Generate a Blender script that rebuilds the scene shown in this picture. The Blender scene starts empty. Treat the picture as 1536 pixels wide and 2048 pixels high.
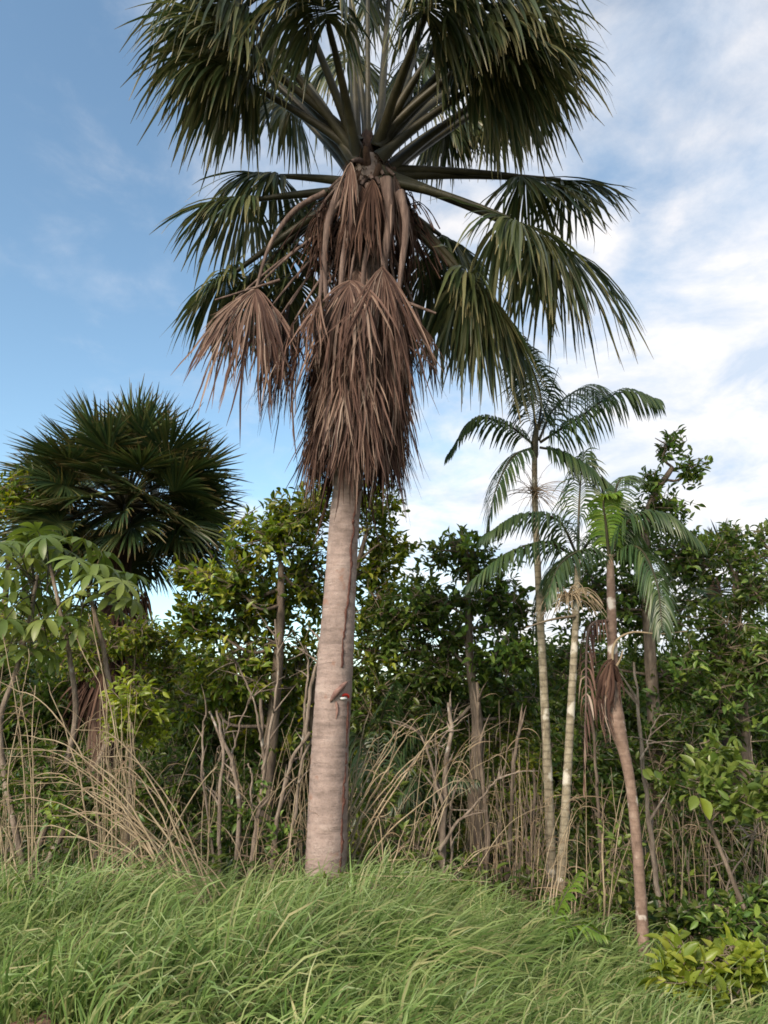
import bpy, math, random
import numpy as np
from mathutils import Matrix, Vector

rng = np.random.default_rng(11)
random.seed(5)
R = math.radians
sc = bpy.context.scene
col = sc.collection

# ------------------------------------------------------------------ camera
CAM_H, PITCH, FPX = 1.8, R(15.0), 1507.0
cam_d = bpy.data.cameras.new('camera')
cam = bpy.data.objects.new('camera', cam_d)
col.objects.link(cam)
cam.location = (0, 0, CAM_H)
cam.rotation_euler = (R(90) + PITCH, 0, 0)
cam_d.sensor_fit = 'VERTICAL'
cam_d.sensor_height = 24.0
cam_d.lens = 24.0 * FPX / 2048.0
cam_d.clip_start, cam_d.clip_end = 0.05, 3000
sc.camera = cam

# ------------------------------------------------------------------ sky
SUN_EL, SUN_ROT = R(33), R(-146)          # low sun behind the viewer, off to the left
world = bpy.data.worlds.new('World')
sc.world = world
world.use_nodes = True
wt = world.node_tree
wt.nodes.clear()


def wn(kind, **kw):
    n = wt.nodes.new(kind)
    for k, v in kw.items():
        setattr(n, k, v)
    return n


def wmath(op, a, b=None, clamp=False):
    n = wn('ShaderNodeMath', operation=op, use_clamp=clamp)
    for i, v in enumerate((a, b)):
        if v is None:
            continue
        if isinstance(v, (int, float)):
            n.inputs[i].default_value = v
        else:
            wt.links.new(v, n.inputs[i])
    return n.outputs[0]


sky = wn('ShaderNodeTexSky', sky_type='NISHITA', sun_disc=False, sun_elevation=SUN_EL, sun_rotation=SUN_ROT,
         air_density=1.0, dust_density=0.6, ozone_density=1.6)
skyscale = wn('ShaderNodeMix', data_type='RGBA', blend_type='MULTIPLY')
skyscale.inputs[0].default_value = 1.0
wt.links.new(sky.outputs[0], skyscale.inputs[6])
skyscale.inputs[7].default_value = (1.02, 1.09, 0.99, 1)
tc = wn('ShaderNodeTexCoord')
sep = wn('ShaderNodeSeparateXYZ')
wt.links.new(tc.outputs['Generated'], sep.inputs[0])
zz = wmath('ADD', wmath('MAXIMUM', sep.outputs[2], 0.0), 0.22)
cx = wmath('DIVIDE', sep.outputs[0], zz)
cy = wmath('DIVIDE', sep.outputs[1], zz)
comb = wn('ShaderNodeCombineXYZ')
wt.links.new(cx, comb.inputs[0])
wt.links.new(cy, comb.inputs[1])


def wnoise(scale, detail, rough, off, dist=0.0):
    m = wn('ShaderNodeMapping')
    m.inputs['Location'].default_value = off
    wt.links.new(comb.outputs[0], m.inputs[0])
    n = wn('ShaderNodeTexNoise')
    n.inputs['Scale'].default_value = scale
    n.inputs['Detail'].default_value = detail
    n.inputs['Roughness'].default_value = rough
    n.inputs['Distortion'].default_value = dist
    wt.links.new(m.outputs[0], n.inputs['Vector'])
    return n.outputs['Fac']


big = wnoise(1.5, 5, 0.55, (3.2, 1.7, 0.0), 0.3)
small = wnoise(4.6, 8, 0.62, (0.4, 6.1, 0.0), 0.25)
cover = wmath('ADD', wmath('MULTIPLY', big, 0.62), wmath('MULTIPLY', small, 0.46))
cover = wmath('ADD', cover, wmath('MULTIPLY', wmath('MINIMUM', wmath('MAXIMUM', cx, -1.0), 1.2), 0.27))
mask = wn('ShaderNodeMapRange', interpolation_type='SMOOTHSTEP')
mask.inputs['From Min'].default_value = 0.39
mask.inputs['From Max'].default_value = 0.74
wt.links.new(cover, mask.inputs['Value'])
cloud = wn('ShaderNodeValToRGB')
cloud.color_ramp.elements[0].position = 0.36
cloud.color_ramp.elements[0].color = (2.9, 3.3, 3.9, 1)
cloud.color_ramp.elements[1].position = 0.68
cloud.color_ramp.elements[1].color = (5.7, 5.2, 4.75, 1)
wt.links.new(wnoise(3.4, 8, 0.62, (7.7, 2.3, 0.0), 0.4), cloud.inputs[0])
mixc = wn('ShaderNodeMix', data_type='RGBA')
wt.links.new(wmath('MULTIPLY', mask.outputs[0], 0.93), mixc.inputs[0])
wt.links.new(skyscale.outputs[2], mixc.inputs[6])
wt.links.new(cloud.outputs[0], mixc.inputs[7])
bg = wn('ShaderNodeBackground')
bg.inputs[1].default_value = 0.10
wt.links.new(mixc.outputs[2], bg.inputs[0])
wo = wn('ShaderNodeOutputWorld')
wt.links.new(bg.outputs[0], wo.inputs[0])

# ------------------------------------------------------------------ sun, exposure
sun_d = bpy.data.lights.new('sun', 'SUN')
sun_d.energy = 2.6
sun_d.angle = R(18)
sun_d.color = (1.0, 0.83, 0.68)
sun = bpy.data.objects.new('sun', sun_d)
col.objects.link(sun)
sd = Vector((math.sin(SUN_ROT) * math.cos(SUN_EL), math.cos(SUN_ROT) * math.cos(SUN_EL), math.sin(SUN_EL)))
sun.rotation_euler = sd.to_track_quat('Z', 'Y').to_euler()
sun.location = sd * 50
sc.view_settings.view_transform = 'Standard'
sc.view_settings.look = 'None'
sc.view_settings.exposure = 1.3
sc.view_settings.gamma = 1.0
sc.view_settings.use_curve_mapping = False
sc.render.engine = 'CYCLES'
sc.cycles.use_denoising = True
sc.cycles.max_bounces = 6
sc.cycles.diffuse_bounces = 4
sc.cycles.transmission_bounces = 4
sc.cycles.filter_width = 1.7

# ------------------------------------------------------------------ helpers
CP, SP = math.cos(PITCH), math.sin(PITCH)


def at(px, py, Y):
    """Point of the place seen at photo pixel (px, py) when it stands Y metres down the view."""
    u, v = px - 768.0, 1024.0 - py
    dy, dz = FPX * CP - v * SP, FPX * SP + v * CP
    return np.array((u * Y / dy, Y, CAM_H + dz * Y / dy))


def mpp(py, Y):
    return Y / (FPX * CP - (1024.0 - py) * SP)


def sstep(a, b, x):
    t = np.clip((x - a) / (b - a), 0, 1)
    return t * t * (3 - 2 * t)


def ground_z(x, y):
    x = np.asarray(x, float)
    y = np.asarray(y, float)
    z = -0.38 - 0.66 * sstep(-0.8, 3.6, x) * (1 - 0.4 * sstep(11, 18, y))
    z = z + 0.10 * np.sin(x * 1.3 + 0.7) * np.sin(y * 0.9) * 0.6 + 0.04 * np.sin(3.1 * x + y * 2.3)
    z = z - 0.30 * sstep(5.4, 4.2, y)
    return z


def unit(v):
    v = np.asarray(v, float)
    return v / (np.linalg.norm(v, axis=-1, keepdims=True) + 1e-9)


class Geo:
    """Collects quads of one part."""
    def __init__(self):
        self.v, self.f, self.t, self.n = [], [], [], 0

    def add(self, V, F, T=None):
        V = np.asarray(V, float).reshape(-1, 3)
        self.v.append(V)
        self.f.append(np.asarray(F, np.int64).reshape(-1, 4) + self.n)
        self.t.append(np.zeros(len(V)) if T is None else np.asarray(T, float).reshape(-1))
        self.n += len(V)

    def mesh(self, name, mat, smooth=True):
        V = np.concatenate(self.v)
        F = np.concatenate(self.f)
        T = np.concatenate(self.t)
        me = bpy.data.meshes.new(name)
        me.vertices.add(len(V))
        me.vertices.foreach_set('co', V.astype(np.float32).ravel())
        me.loops.add(F.size)
        me.loops.foreach_set('vertex_index', F.astype(np.int32).ravel())
        me.polygons.add(len(F))
        me.polygons.foreach_set('loop_start', np.arange(0, F.size, 4, dtype=np.int32))
        me.polygons.foreach_set('use_smooth', np.full(len(F), smooth, dtype=bool))
        a = me.attributes.new('along', 'FLOAT', 'POINT')
        a.data.foreach_set('value', T.astype(np.float32))
        me.materials.append(mat)
        me.update(calc_edges=True)
        return me


def obj(name, geo, mat, parent=None, smooth=True):
    """One mesh object; geometry given in world space is kept relative to the parent's place."""
    if parent is not None:
        o_ = np.array(world_of(parent))
        for a in geo.v:
            a -= o_
    me = geo.mesh(name, mat, smooth)
    o = bpy.data.objects.new(name, me)
    col.objects.link(o)
    if parent is not None:
        o.parent = parent
    return o


def world_of(o):
    p = Vector((0, 0, 0))
    while o is not None:
        p = p + o.location
        o = o.parent
    return p


def thing(name, label, cat, loc=(0, 0, 0), group=None):
    o = bpy.data.objects.new(name, None)
    o.empty_display_size = 0.2
    col.objects.link(o)
    o.location = Vector([float(a) for a in loc])
    o['label'], o['category'] = label, cat
    if group:
        o['group'] = group
    return o


def holder(name, parent, loc=None):
    """A part that is only the joint of its sub-parts (a frond of petiole and blade)."""
    o = bpy.data.objects.new(name, None)
    o.empty_display_size = 0.1
    col.objects.link(o)
    o.parent = parent
    return o


def tube(geo, pts, radii, sides=8, t0=0.0, t1=1.0, rough=0.0):
    P = np.asarray(pts, float)
    k = len(P)
    r = np.broadcast_to(np.asarray(radii, float), (k,)).copy()
    T = unit(np.gradient(P, axis=0))
    ref = np.array((0.0, 1.0, 0.0)) if abs(T[0][1]) < 0.8 else np.array((1.0, 0.0, 0.0))
    A = unit(np.cross(T, ref))
    B = np.cross(T, A)
    th = np.linspace(0, 2 * math.pi, sides, endpoint=False)
    rr = r[:, None] * (1 + rough * rng.normal(size=(k, sides)))
    V = P[:, None] + rr[..., None] * (np.cos(th)[None, :, None] * A[:, None] + np.sin(th)[None, :, None] * B[:, None])
    i, j = np.meshgrid(np.arange(k - 1), np.arange(sides), indexing='ij')
    j2 = (j + 1) % sides
    F = np.stack([i * sides + j, i * sides + j2, (i + 1) * sides + j2, (i + 1) * sides + j], -1)
    geo.add(V, F, np.repeat(np.linspace(t0, t1, k), sides))


def curve(ctrl, n):
    """Catmull-Rom through control points."""
    C = np.asarray(ctrl, float)
    C = np.vstack([2 * C[0] - C[1], C, 2 * C[-1] - C[-2]])
    m = len(C) - 3
    out = []
    for s in np.linspace(0, m - 1e-6, n):
        i = int(s)
        t = s - i
        p0, p1, p2, p3 = C[i:i + 4]
        out.append(0.5 * (2 * p1 + (p2 - p0) * t + (2 * p0 - 5 * p1 + 4 * p2 - p3) * t * t + (3 * p1 - p0 - 3 * p2 + p3) * t ** 3))
    return np.array(out)


def ribbons(geo, P, S, W, N=None, fold=0.0):
    """n ribbons: P (n,k,3) middle line, S (n,k,3) side vectors, W (n,k) half widths; fold lifts the edges along N."""
    n, k, _ = P.shape
    if N is None:
        V = np.stack([P - S * W[..., None], P + S * W[..., None]], 2)
        c = 2
    else:
        lift = N * (W * fold)[..., None]
        V = np.stack([P - S * W[..., None] + lift, P, P + S * W[..., None] + lift], 2)
        c = 3
    base = (np.arange(n) * k * c)[:, None, None]
    i, j = np.meshgrid(np.arange(k - 1), np.arange(c - 1), indexing='ij')
    q = np.stack([i * c + j, i * c + j + 1, (i + 1) * c + j + 1, (i + 1) * c + j], -1).reshape(1, -1, 4)
    F = (base + q).reshape(-1, 4)
    T = np.broadcast_to(np.linspace(0, 1, k)[None, :, None], (n, k, c))
    geo.add(V, F, T)


DOWN = np.array((0.0, 0.0, -1.0))


def flow(P0, D0, L, k, droop, power=1.2, wob=0.0, sway=None):
    """Middle lines that start along D0 and sag: returns points and directions (n,k,3)."""
    n = len(P0)
    s = np.linspace(0, 1, k)
    g = np.broadcast_to(np.asarray(droop, float), (n,))
    D = D0[:, None, :] + (g[:, None] * s[None] ** power)[..., None] * DOWN
    if sway is not None:
        D = D + (s[None] ** 1.3)[..., None] * sway[:, None, :]
    if wob:
        D = D + wob * rng.normal(size=(n, 1, 3)) * (s[None, :, None]) + 0.4 * wob * rng.normal(size=(n, k, 3)) * s[None, :, None]
    D = unit(D)
    step = (np.asarray(L, float) / (k - 1))[:, None, None]
    P = np.concatenate([np.zeros((n, 1, 3)), np.cumsum(D[:, :-1] * step, 1)], 1) + P0[:, None]
    return P, D


# ------------------------------------------------------------------ materials
def material(name):
    m = bpy.data.materials.new(name)
    m.use_nodes = True
    m.node_tree.nodes.clear()
    return m, m.node_tree


def lk(nt, a, b):
    nt.links.new(a, b)


def foliage(name, colours, rough=0.45, trans=0.35, tip=None, spec=0.4, tip_from=0.7, obj_random=False, blotch=0.25):
    """Leaf surface: each leaf its own tint, light passes through, tips may be dry."""
    m, nt = material(name)
    nn = nt.nodes.new
    out = nn('ShaderNodeOutputMaterial')
    ramp = nn('ShaderNodeValToRGB')
    el = ramp.color_ramp.elements
    while len(el) < len(colours):
        el.new(0.5)
    for i, c in enumerate(colours):
        el[i].position = i / (len(colours) - 1)
        el[i].color = (*c, 1)
    geom = nn('ShaderNodeNewGeometry')
    if obj_random:
        oi = nn('ShaderNodeObjectInfo')
        lk(nt, oi.outputs['Random'], ramp.inputs[0])
    else:
        lk(nt, geom.outputs['Random Per Island'], ramp.inputs[0])
    c = ramp.outputs[0]
    if blotch:
        no = nn('ShaderNodeTexNoise')
        no.inputs['Scale'].default_value = 1.3
        no.inputs['Detail'].default_value = 4
        lk(nt, geom.outputs['Position'], no.inputs['Vector'])
        hs = nn('ShaderNodeHueSaturation')
        mr = nn('ShaderNodeMapRange')
        mr.inputs['From Min'].default_value, mr.inputs['From Max'].default_value = 0.3, 0.7
        mr.inputs['To Min'].default_value, mr.inputs['To Max'].default_value = 1 - blotch, 1 + blotch
        lk(nt, no.outputs['Fac'], mr.inputs['Value'])
        lk(nt, mr.outputs[0], hs.inputs['Value'])
        lk(nt, c, hs.inputs['Color'])
        c = hs.outputs[0]
    if tip:
        at_ = nn('ShaderNodeAttribute')
        at_.attribute_name = 'along'
        mr = nn('ShaderNodeMapRange', )
        mr.interpolation_type = 'SMOOTHSTEP'
        mr.inputs['From Min'].default_value, mr.inputs['From Max'].default_value = tip_from, 1.05
        lk(nt, at_.outputs['Fac'], mr.inputs['Value'])
        mx = nn('ShaderNodeMix')
        mx.data_type = 'RGBA'
        lk(nt, mr.outputs[0], mx.inputs[0])
        lk(nt, c, mx.inputs[6])
        mx.inputs[7].default_value = (*tip, 1)
        c = mx.outputs[2]
    p = nn('ShaderNodeBsdfPrincipled')
    p.inputs['Roughness'].default_value = rough
    p.inputs['Specular IOR Level'].default_value = spec
    lk(nt, c, p.inputs['Base Color'])
    if trans:
        tr = nn('ShaderNodeBsdfTranslucent')
        hs2 = nn('ShaderNodeHueSaturation')
        hs2.inputs['Hue'].default_value = 0.485
        hs2.inputs['Saturation'].default_value = 1.15
        hs2.inputs['Value'].default_value = 1.3
        lk(nt, c, hs2.inputs['Color'])
        lk(nt, hs2.outputs[0], tr.inputs['Color'])
        mix = nn('ShaderNodeMixShader')
        mix.inputs[0].default_value = trans
        lk(nt, p.outputs[0], mix.inputs[1])
        lk(nt, tr.outputs[0], mix.inputs[2])
        lk(nt, mix.outputs[0], out.inputs[0])
    else:
        lk(nt, p.outputs[0], out.inputs[0])
    return m


def bark(name, c1, c2, c3, scale=6.0, stretch=(1, 1, 1), bump=0.4, rings=None, patch=None, rough=0.85, cracks=None):
    """Bark: noise-blended colours, fine relief, optional leaf-scar rings and pale lichen patches."""
    m, nt = material(name)
    nn = nt.nodes.new
    out = nn('ShaderNodeOutputMaterial')
    tcn = nn('ShaderNodeTexCoord')
    mp = nn('ShaderNodeMapping')
    mp.inputs['Scale'].default_value = stretch
    lk(nt, tcn.outputs['Object'], mp.inputs[0])
    n1 = nn('ShaderNodeTexNoise')
    n1.inputs['Scale'].default_value = scale
    n1.inputs['Detail'].default_value = 7
    n1.inputs['Roughness'].default_value = 0.65
    lk(nt, mp.outputs[0], n1.inputs['Vector'])
    ramp = nn('ShaderNodeValToRGB')
    el = ramp.color_ramp.elements
    el.new(0.5)
    for i, (p_, c_) in enumerate(((0.33, c1), (0.52, c2), (0.70, c3))):
        el[i].position = p_
        el[i].color = (*c_, 1)
    lk(nt, n1.outputs['Fac'], ramp.inputs[0])
    c = ramp.outputs[0]
    h = n1.outputs['Fac']
    if rings:
        per, dark = rings
        w = nn('ShaderNodeTexWave')
        w.wave_type = 'BANDS'
        w.bands_direction = 'Z'
        w.inputs['Scale'].default_value = per
        w.inputs['Distortion'].default_value = 2.2
        w.inputs['Detail'].default_value = 3
        w.inputs['Detail Scale'].default_value = 1.5
        lk(nt, tcn.outputs['Object'], w.inputs['Vector'])
        mr = nn('ShaderNodeMapRange')
        mr.inputs['From Min'].default_value, mr.inputs['From Max'].default_value = 0.0, 0.22
        mr.inputs['To Min'].default_value, mr.inputs['To Max'].default_value = dark, 1.0
        lk(nt, w.outputs['Fac'], mr.inputs['Value'])
        hs = nn('ShaderNodeHueSaturation')
        lk(nt, mr.outputs[0], hs.inputs['Value'])
        lk(nt, c, hs.inputs['Color'])
        c = hs.outputs[0]
    if cracks:
        for st, lo, hi, dk in cracks:
            m2 = nn('ShaderNodeMapping')
            m2.inputs['Scale'].default_value = st
            lk(nt, tcn.outputs['Object'], m2.inputs[0])
            n3 = nn('ShaderNodeTexNoise')
            n3.inputs['Scale'].default_value = 1.0
            n3.inputs['Detail'].default_value = 4
            n3.inputs['Roughness'].default_value = 0.6
            lk(nt, m2.outputs[0], n3.inputs['Vector'])
            mr3 = nn('ShaderNodeMapRange')
            mr3.inputs['From Min'].default_value, mr3.inputs['From Max'].default_value = lo, hi
            mr3.inputs['To Min'].default_value, mr3.inputs['To Max'].default_value = 1.0, dk
            lk(nt, n3.outputs['Fac'], mr3.inputs['Value'])
            hs3 = nn('ShaderNodeHueSaturation')
            lk(nt, mr3.outputs[0], hs3.inputs['Value'])
            lk(nt, c, hs3.inputs['Color'])
            c = hs3.outputs[0]
            mu = nn('ShaderNodeMath')
            mu.operation = 'MULTIPLY'
            lk(nt, h, mu.inputs[0])
            lk(nt, mr3.outputs[0], mu.inputs[1])
            h = mu.outputs[0]
    if patch:
        pc, lo = patch
        n2 = nn('ShaderNodeTexNoise')
        n2.inputs['Scale'].default_value = 4.5
        n2.inputs['Detail'].default_value = 5
        lk(nt, tcn.outputs['Object'], n2.inputs['Vector'])
        mr = nn('ShaderNodeMapRange')
        mr.inputs['From Min'].default_value, mr.inputs['From Max'].default_value = lo, lo + 0.07
        lk(nt, n2.outputs['Fac'], mr.inputs['Value'])
        mx = nn('ShaderNodeMix')
        mx.data_type = 'RGBA'
        lk(nt, mr.outputs[0], mx.inputs[0])
        lk(nt, c, mx.inputs[6])
        mx.inputs[7].default_value = (*pc, 1)
        c = mx.outputs[2]
    p = nn('ShaderNodeBsdfPrincipled')
    p.inputs['Roughness'].default_value = rough
    p.inputs['Specular IOR Level'].default_value = 0.2
    lk(nt, c, p.inputs['Base Color'])
    b = nn('ShaderNodeBump')
    b.inputs['Strength'].default_value = bump
    b.inputs['Distance'].default_value = 0.03
    lk(nt, h, b.inputs['Height'])
    lk(nt, b.outputs[0], p.inputs['Normal'])
    lk(nt, p.outputs[0], out.inputs[0])
    return m


M = {}
M['fan_green'] = foliage('fan_leaf', [(0.018, 0.034, 0.014), (0.036, 0.056, 0.020), (0.070, 0.085, 0.032), (0.135, 0.135, 0.060)], 0.40, 0.22, tip=(0.20, 0.165, 0.075), tip_from=0.78)  # lightest olive stop paints lit highlights onto random segments
M['fan_far'] = foliage('stiff_fan_leaf', [(0.018, 0.040, 0.018), (0.040, 0.066, 0.020), (0.10, 0.105, 0.035)], 0.40, 0.2, tip=(0.15, 0.10, 0.045), tip_from=0.75)
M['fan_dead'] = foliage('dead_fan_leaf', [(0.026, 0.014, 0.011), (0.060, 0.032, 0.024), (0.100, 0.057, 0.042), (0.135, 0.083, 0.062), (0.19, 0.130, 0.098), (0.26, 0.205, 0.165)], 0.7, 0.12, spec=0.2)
M['fan_dead_dark'] = foliage('dark_dead_leaf', [(0.028, 0.016, 0.012), (0.055, 0.031, 0.023), (0.10, 0.060, 0.043)], 0.8, 0.05, spec=0.1)
M['petiole'] = bark('petiole', (0.016, 0.016, 0.010), (0.034, 0.032, 0.017), (0.068, 0.058, 0.032), 3, (1, 1, 1), 0.1, rough=0.5)
M['petiole_dead'] = bark('dead_petiole', (0.05, 0.034, 0.028), (0.11, 0.077, 0.064), (0.21, 0.155, 0.125), 16, (1, 1, 0.12), 0.9)
M['palm_bark'] = bark('palm_trunk', (0.185, 0.143, 0.125), (0.275, 0.213, 0.187), (0.345, 0.280, 0.248), 3.2, (1, 1, 2.0), 0.7, rings=(2.1, 0.86), patch=((0.215, 0.135, 0.105), 0.63), cracks=[((4, 4, 26), 0.54, 0.72, 0.72), ((26, 26, 7), 0.58, 0.68, 0.84), ((2.2, 2.2, 1.1), 0.48, 0.66, 0.74), ((60, 60, 60), 0.5, 0.7, 0.8)])
M['crown_fibre'] = bark('crown_fibre', (0.025, 0.016, 0.012), (0.06, 0.036, 0.026), (0.13, 0.08, 0.055), 12, (1, 1, 0.15), 0.8)
M['termite'] = bark('termite_earth', (0.05, 0.022, 0.018), (0.08, 0.036, 0.028), (0.11, 0.055, 0.04), 20, bump=0.6)
M['scar'] = bark('scar', (0.12, 0.07, 0.06), (0.19, 0.115, 0.095), (0.27, 0.17, 0.14), 10, bump=0.6)
M['feather'] = foliage('feather_leaf', [(0.020, 0.045, 0.018), (0.040, 0.074, 0.026), (0.075, 0.105, 0.034)], 0.36, 0.28)
M['feather_young'] = foliage('young_feather_leaf', [(0.08, 0.16, 0.022), (0.12, 0.21, 0.03), (0.18, 0.25, 0.04)], 0.4, 0.4)
M['thin_palm_bark'] = bark('thin_palm_trunk', (0.13, 0.112, 0.078), (0.215, 0.187, 0.132), (0.30, 0.27, 0.205), 11, (1, 1, 1), 0.3, rings=(3.4, 0.66), patch=((0.42, 0.40, 0.34), 0.57))
M['red_palm_bark'] = bark('red_palm_trunk', (0.11, 0.075, 0.058), (0.19, 0.132, 0.102), (0.27, 0.205, 0.165), 9, (1, 1, 1), 0.3, rings=(4.0, 0.86), patch=((0.50, 0.46, 0.41), 0.59))
M['grey_bark'] = bark('grey_bark', (0.065, 0.05, 0.038), (0.125, 0.098, 0.075), (0.21, 0.17, 0.13), 14, (1, 1, 0.25), 0.9)
M['pale_bark'] = bark('pale_bark', (0.085, 0.067, 0.052), (0.175, 0.14, 0.11), (0.29, 0.245, 0.20), 16, (1, 1, 0.25), 0.9, patch=((0.34, 0.32, 0.28), 0.64))
M['twig'] = bark('twig_bark', (0.09, 0.07, 0.05), (0.15, 0.12, 0.085), (0.22, 0.18, 0.13), 9, bump=0.2)
M['dry_stalk'] = bark('dry_stalk', (0.165, 0.128, 0.08), (0.265, 0.212, 0.138), (0.39, 0.325, 0.225), 5, (1, 1, 0.5), 0.1)
M['dry_plume'] = foliage('dry_plume', [(0.13, 0.09, 0.055), (0.21, 0.155, 0.10), (0.33, 0.26, 0.175)], 0.8, 0.2, spec=0.1)
M['leaf_olive'] = foliage('olive_leaf', [(0.040, 0.080, 0.012), (0.080, 0.130, 0.020), (0.140, 0.185, 0.028), (0.24, 0.245, 0.035)], 0.36, 0.52, blotch=0.4)
M['leaf_dark'] = foliage('dark_leaf', [(0.030, 0.062, 0.015), (0.060, 0.105, 0.022), (0.125, 0.165, 0.030)], 0.34, 0.5, blotch=0.35)
M['leaf_mid'] = foliage('mid_leaf', [(0.035, 0.075, 0.016), (0.070, 0.120, 0.025), (0.13, 0.17, 0.035)], 0.36, 0.5, blotch=0.35)
M['leaf_bright'] = foliage('bright_leaf', [(0.12, 0.18, 0.022), (0.20, 0.26, 0.035), (0.29, 0.33, 0.05)], 0.40, 0.40)
M['leaf_fresh'] = foliage('fresh_leaf', [(0.075, 0.125, 0.025), (0.12, 0.175, 0.036), (0.18, 0.225, 0.055)], 0.40, 0.40)
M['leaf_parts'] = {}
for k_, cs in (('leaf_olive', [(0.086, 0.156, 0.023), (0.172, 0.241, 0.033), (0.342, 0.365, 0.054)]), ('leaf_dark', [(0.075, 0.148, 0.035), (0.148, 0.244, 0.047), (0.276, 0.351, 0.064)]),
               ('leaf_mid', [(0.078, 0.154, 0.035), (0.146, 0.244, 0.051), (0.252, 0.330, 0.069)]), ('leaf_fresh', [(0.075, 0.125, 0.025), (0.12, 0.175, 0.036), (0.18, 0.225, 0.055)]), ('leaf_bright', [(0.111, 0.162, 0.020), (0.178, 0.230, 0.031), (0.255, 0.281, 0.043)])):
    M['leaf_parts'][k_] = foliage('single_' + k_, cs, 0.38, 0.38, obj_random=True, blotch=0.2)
M['palmate'] = foliage('palmate_leaf', [(0.070, 0.115, 0.026), (0.120, 0.170, 0.038), (0.18, 0.22, 0.055)], 0.42, 0.34, obj_random=True, blotch=0.25)
M['grass'] = foliage('grass_blade', [(0.076, 0.142, 0.036), (0.125, 0.206, 0.058), (0.178, 0.266, 0.086), (0.235, 0.308, 0.112), (0.34, 0.32, 0.17)], 0.45, 0.40, tip=(0.20, 0.27, 0.10), tip_from=0.75, blotch=0.3)
M['red_paint'] = bark('red_paint', (0.42, 0.03, 0.02), (0.5, 0.04, 0.025), (0.55, 0.07, 0.04), 14, bump=0.05, rough=0.5)
M['white_paint'] = bark('white_paint', (0.6, 0.62, 0.6), (0.7, 0.72, 0.7), (0.78, 0.78, 0.76), 14, bump=0.05, rough=0.5)

# ground
m, nt = material('ground_soil')
nn = nt.nodes.new
out = nn('ShaderNodeOutputMaterial')
gp = nn('ShaderNodeNewGeometry')
n1 = nn('ShaderNodeTexNoise')
n1.inputs['Scale'].default_value = 1.1
n1.inputs['Detail'].default_value = 8
lk(nt, gp.outputs['Position'], n1.inputs['Vector'])
rp = nn('ShaderNodeValToRGB')
for i, (p_, c_) in enumerate(((0.35, (0.05, 0.036, 0.022)), (0.5, (0.09, 0.075, 0.035)), (0.68, (0.075, 0.10, 0.035)))):
    if i > 1:
        rp.color_ramp.elements.new(p_)
    rp.color_ramp.elements[i].position = p_
    rp.color_ramp.elements[i].color = (*c_, 1)
lk(nt, n1.outputs['Fac'], rp.inputs[0])
p = nn('ShaderNodeBsdfPrincipled')
p.inputs['Roughness'].default_value = 0.95
lk(nt, rp.outputs[0], p.inputs['Base Color'])
n2 = nn('ShaderNodeTexNoise')
n2.inputs['Scale'].default_value = 14
n2.inputs['Detail'].default_value = 8
lk(nt, gp.outputs['Position'], n2.inputs['Vector'])
bp = nn('ShaderNodeBump')
bp.inputs['Strength'].default_value = 0.8
bp.inputs['Distance'].default_value = 0.05
lk(nt, n2.outputs['Fac'], bp.inputs['Height'])
lk(nt, bp.outputs[0], p.inputs['Normal'])
lk(nt, p.outputs[0], out.inputs[0])
M['ground'] = m
M['clay'] = bark('clay', (0.10, 0.06, 0.042), (0.17, 0.105, 0.075), (0.24, 0.155, 0.115), 14, bump=1.0)

# ------------------------------------------------------------------ terrain
g = Geo()
xs = np.concatenate([-np.geomspace(900, 12, 18), np.linspace(-11, 11, 90), np.geomspace(12, 900, 18)])
ys = np.concatenate([[-60, -20, -5, 0, 2, 3], np.linspace(3.6, 20, 80), np.geomspace(21, 1500, 26)])
X, Yg = np.meshgrid(xs, ys, indexing='ij')
Z = ground_z(X, Yg)
a, b = X.shape
i, j = np.meshgrid(np.arange(a - 1), np.arange(b - 1), indexing='ij')
g.add(np.stack([X, Yg, Z], -1), np.stack([i * b + j, (i + 1) * b + j, (i + 1) * b + j + 1, i * b + j + 1], -1))
gr = obj('ground', g, M['ground'])
gr['kind'] = 'structure'
gr['label'] = 'dark leafy soil under the grass and trees'

# clay bank by the roadside
g = Geo()
nx, ny = 40, 10
U, Vv = np.meshgrid(np.linspace(-3.8, -1.75, nx), np.linspace(0, 1, ny), indexing='ij')
hb = 0.255 * np.sin(np.pi * Vv) * (0.75 + 0.25 * np.sin(U * 5.1 + 0.6)) * sstep(-1.75, -2.2, U) + 0.02 * rng.normal(size=U.shape)
yb = 5.15 + 0.6 * Vv
Zb = ground_z(U, yb) + hb + 0.015
i, j = np.meshgrid(np.arange(nx - 1), np.arange(ny - 1), indexing='ij')
g.add(np.stack([U, yb, Zb], -1), np.stack([i * ny + j, (i + 1) * ny + j, (i + 1) * ny + j + 1, i * ny + j + 1], -1))
cb = obj('clay_bank_ground', g, M['clay'])
cb['kind'] = 'structure'
cb['label'] = 'low reddish clay lump at the road edge below the grass'


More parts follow.
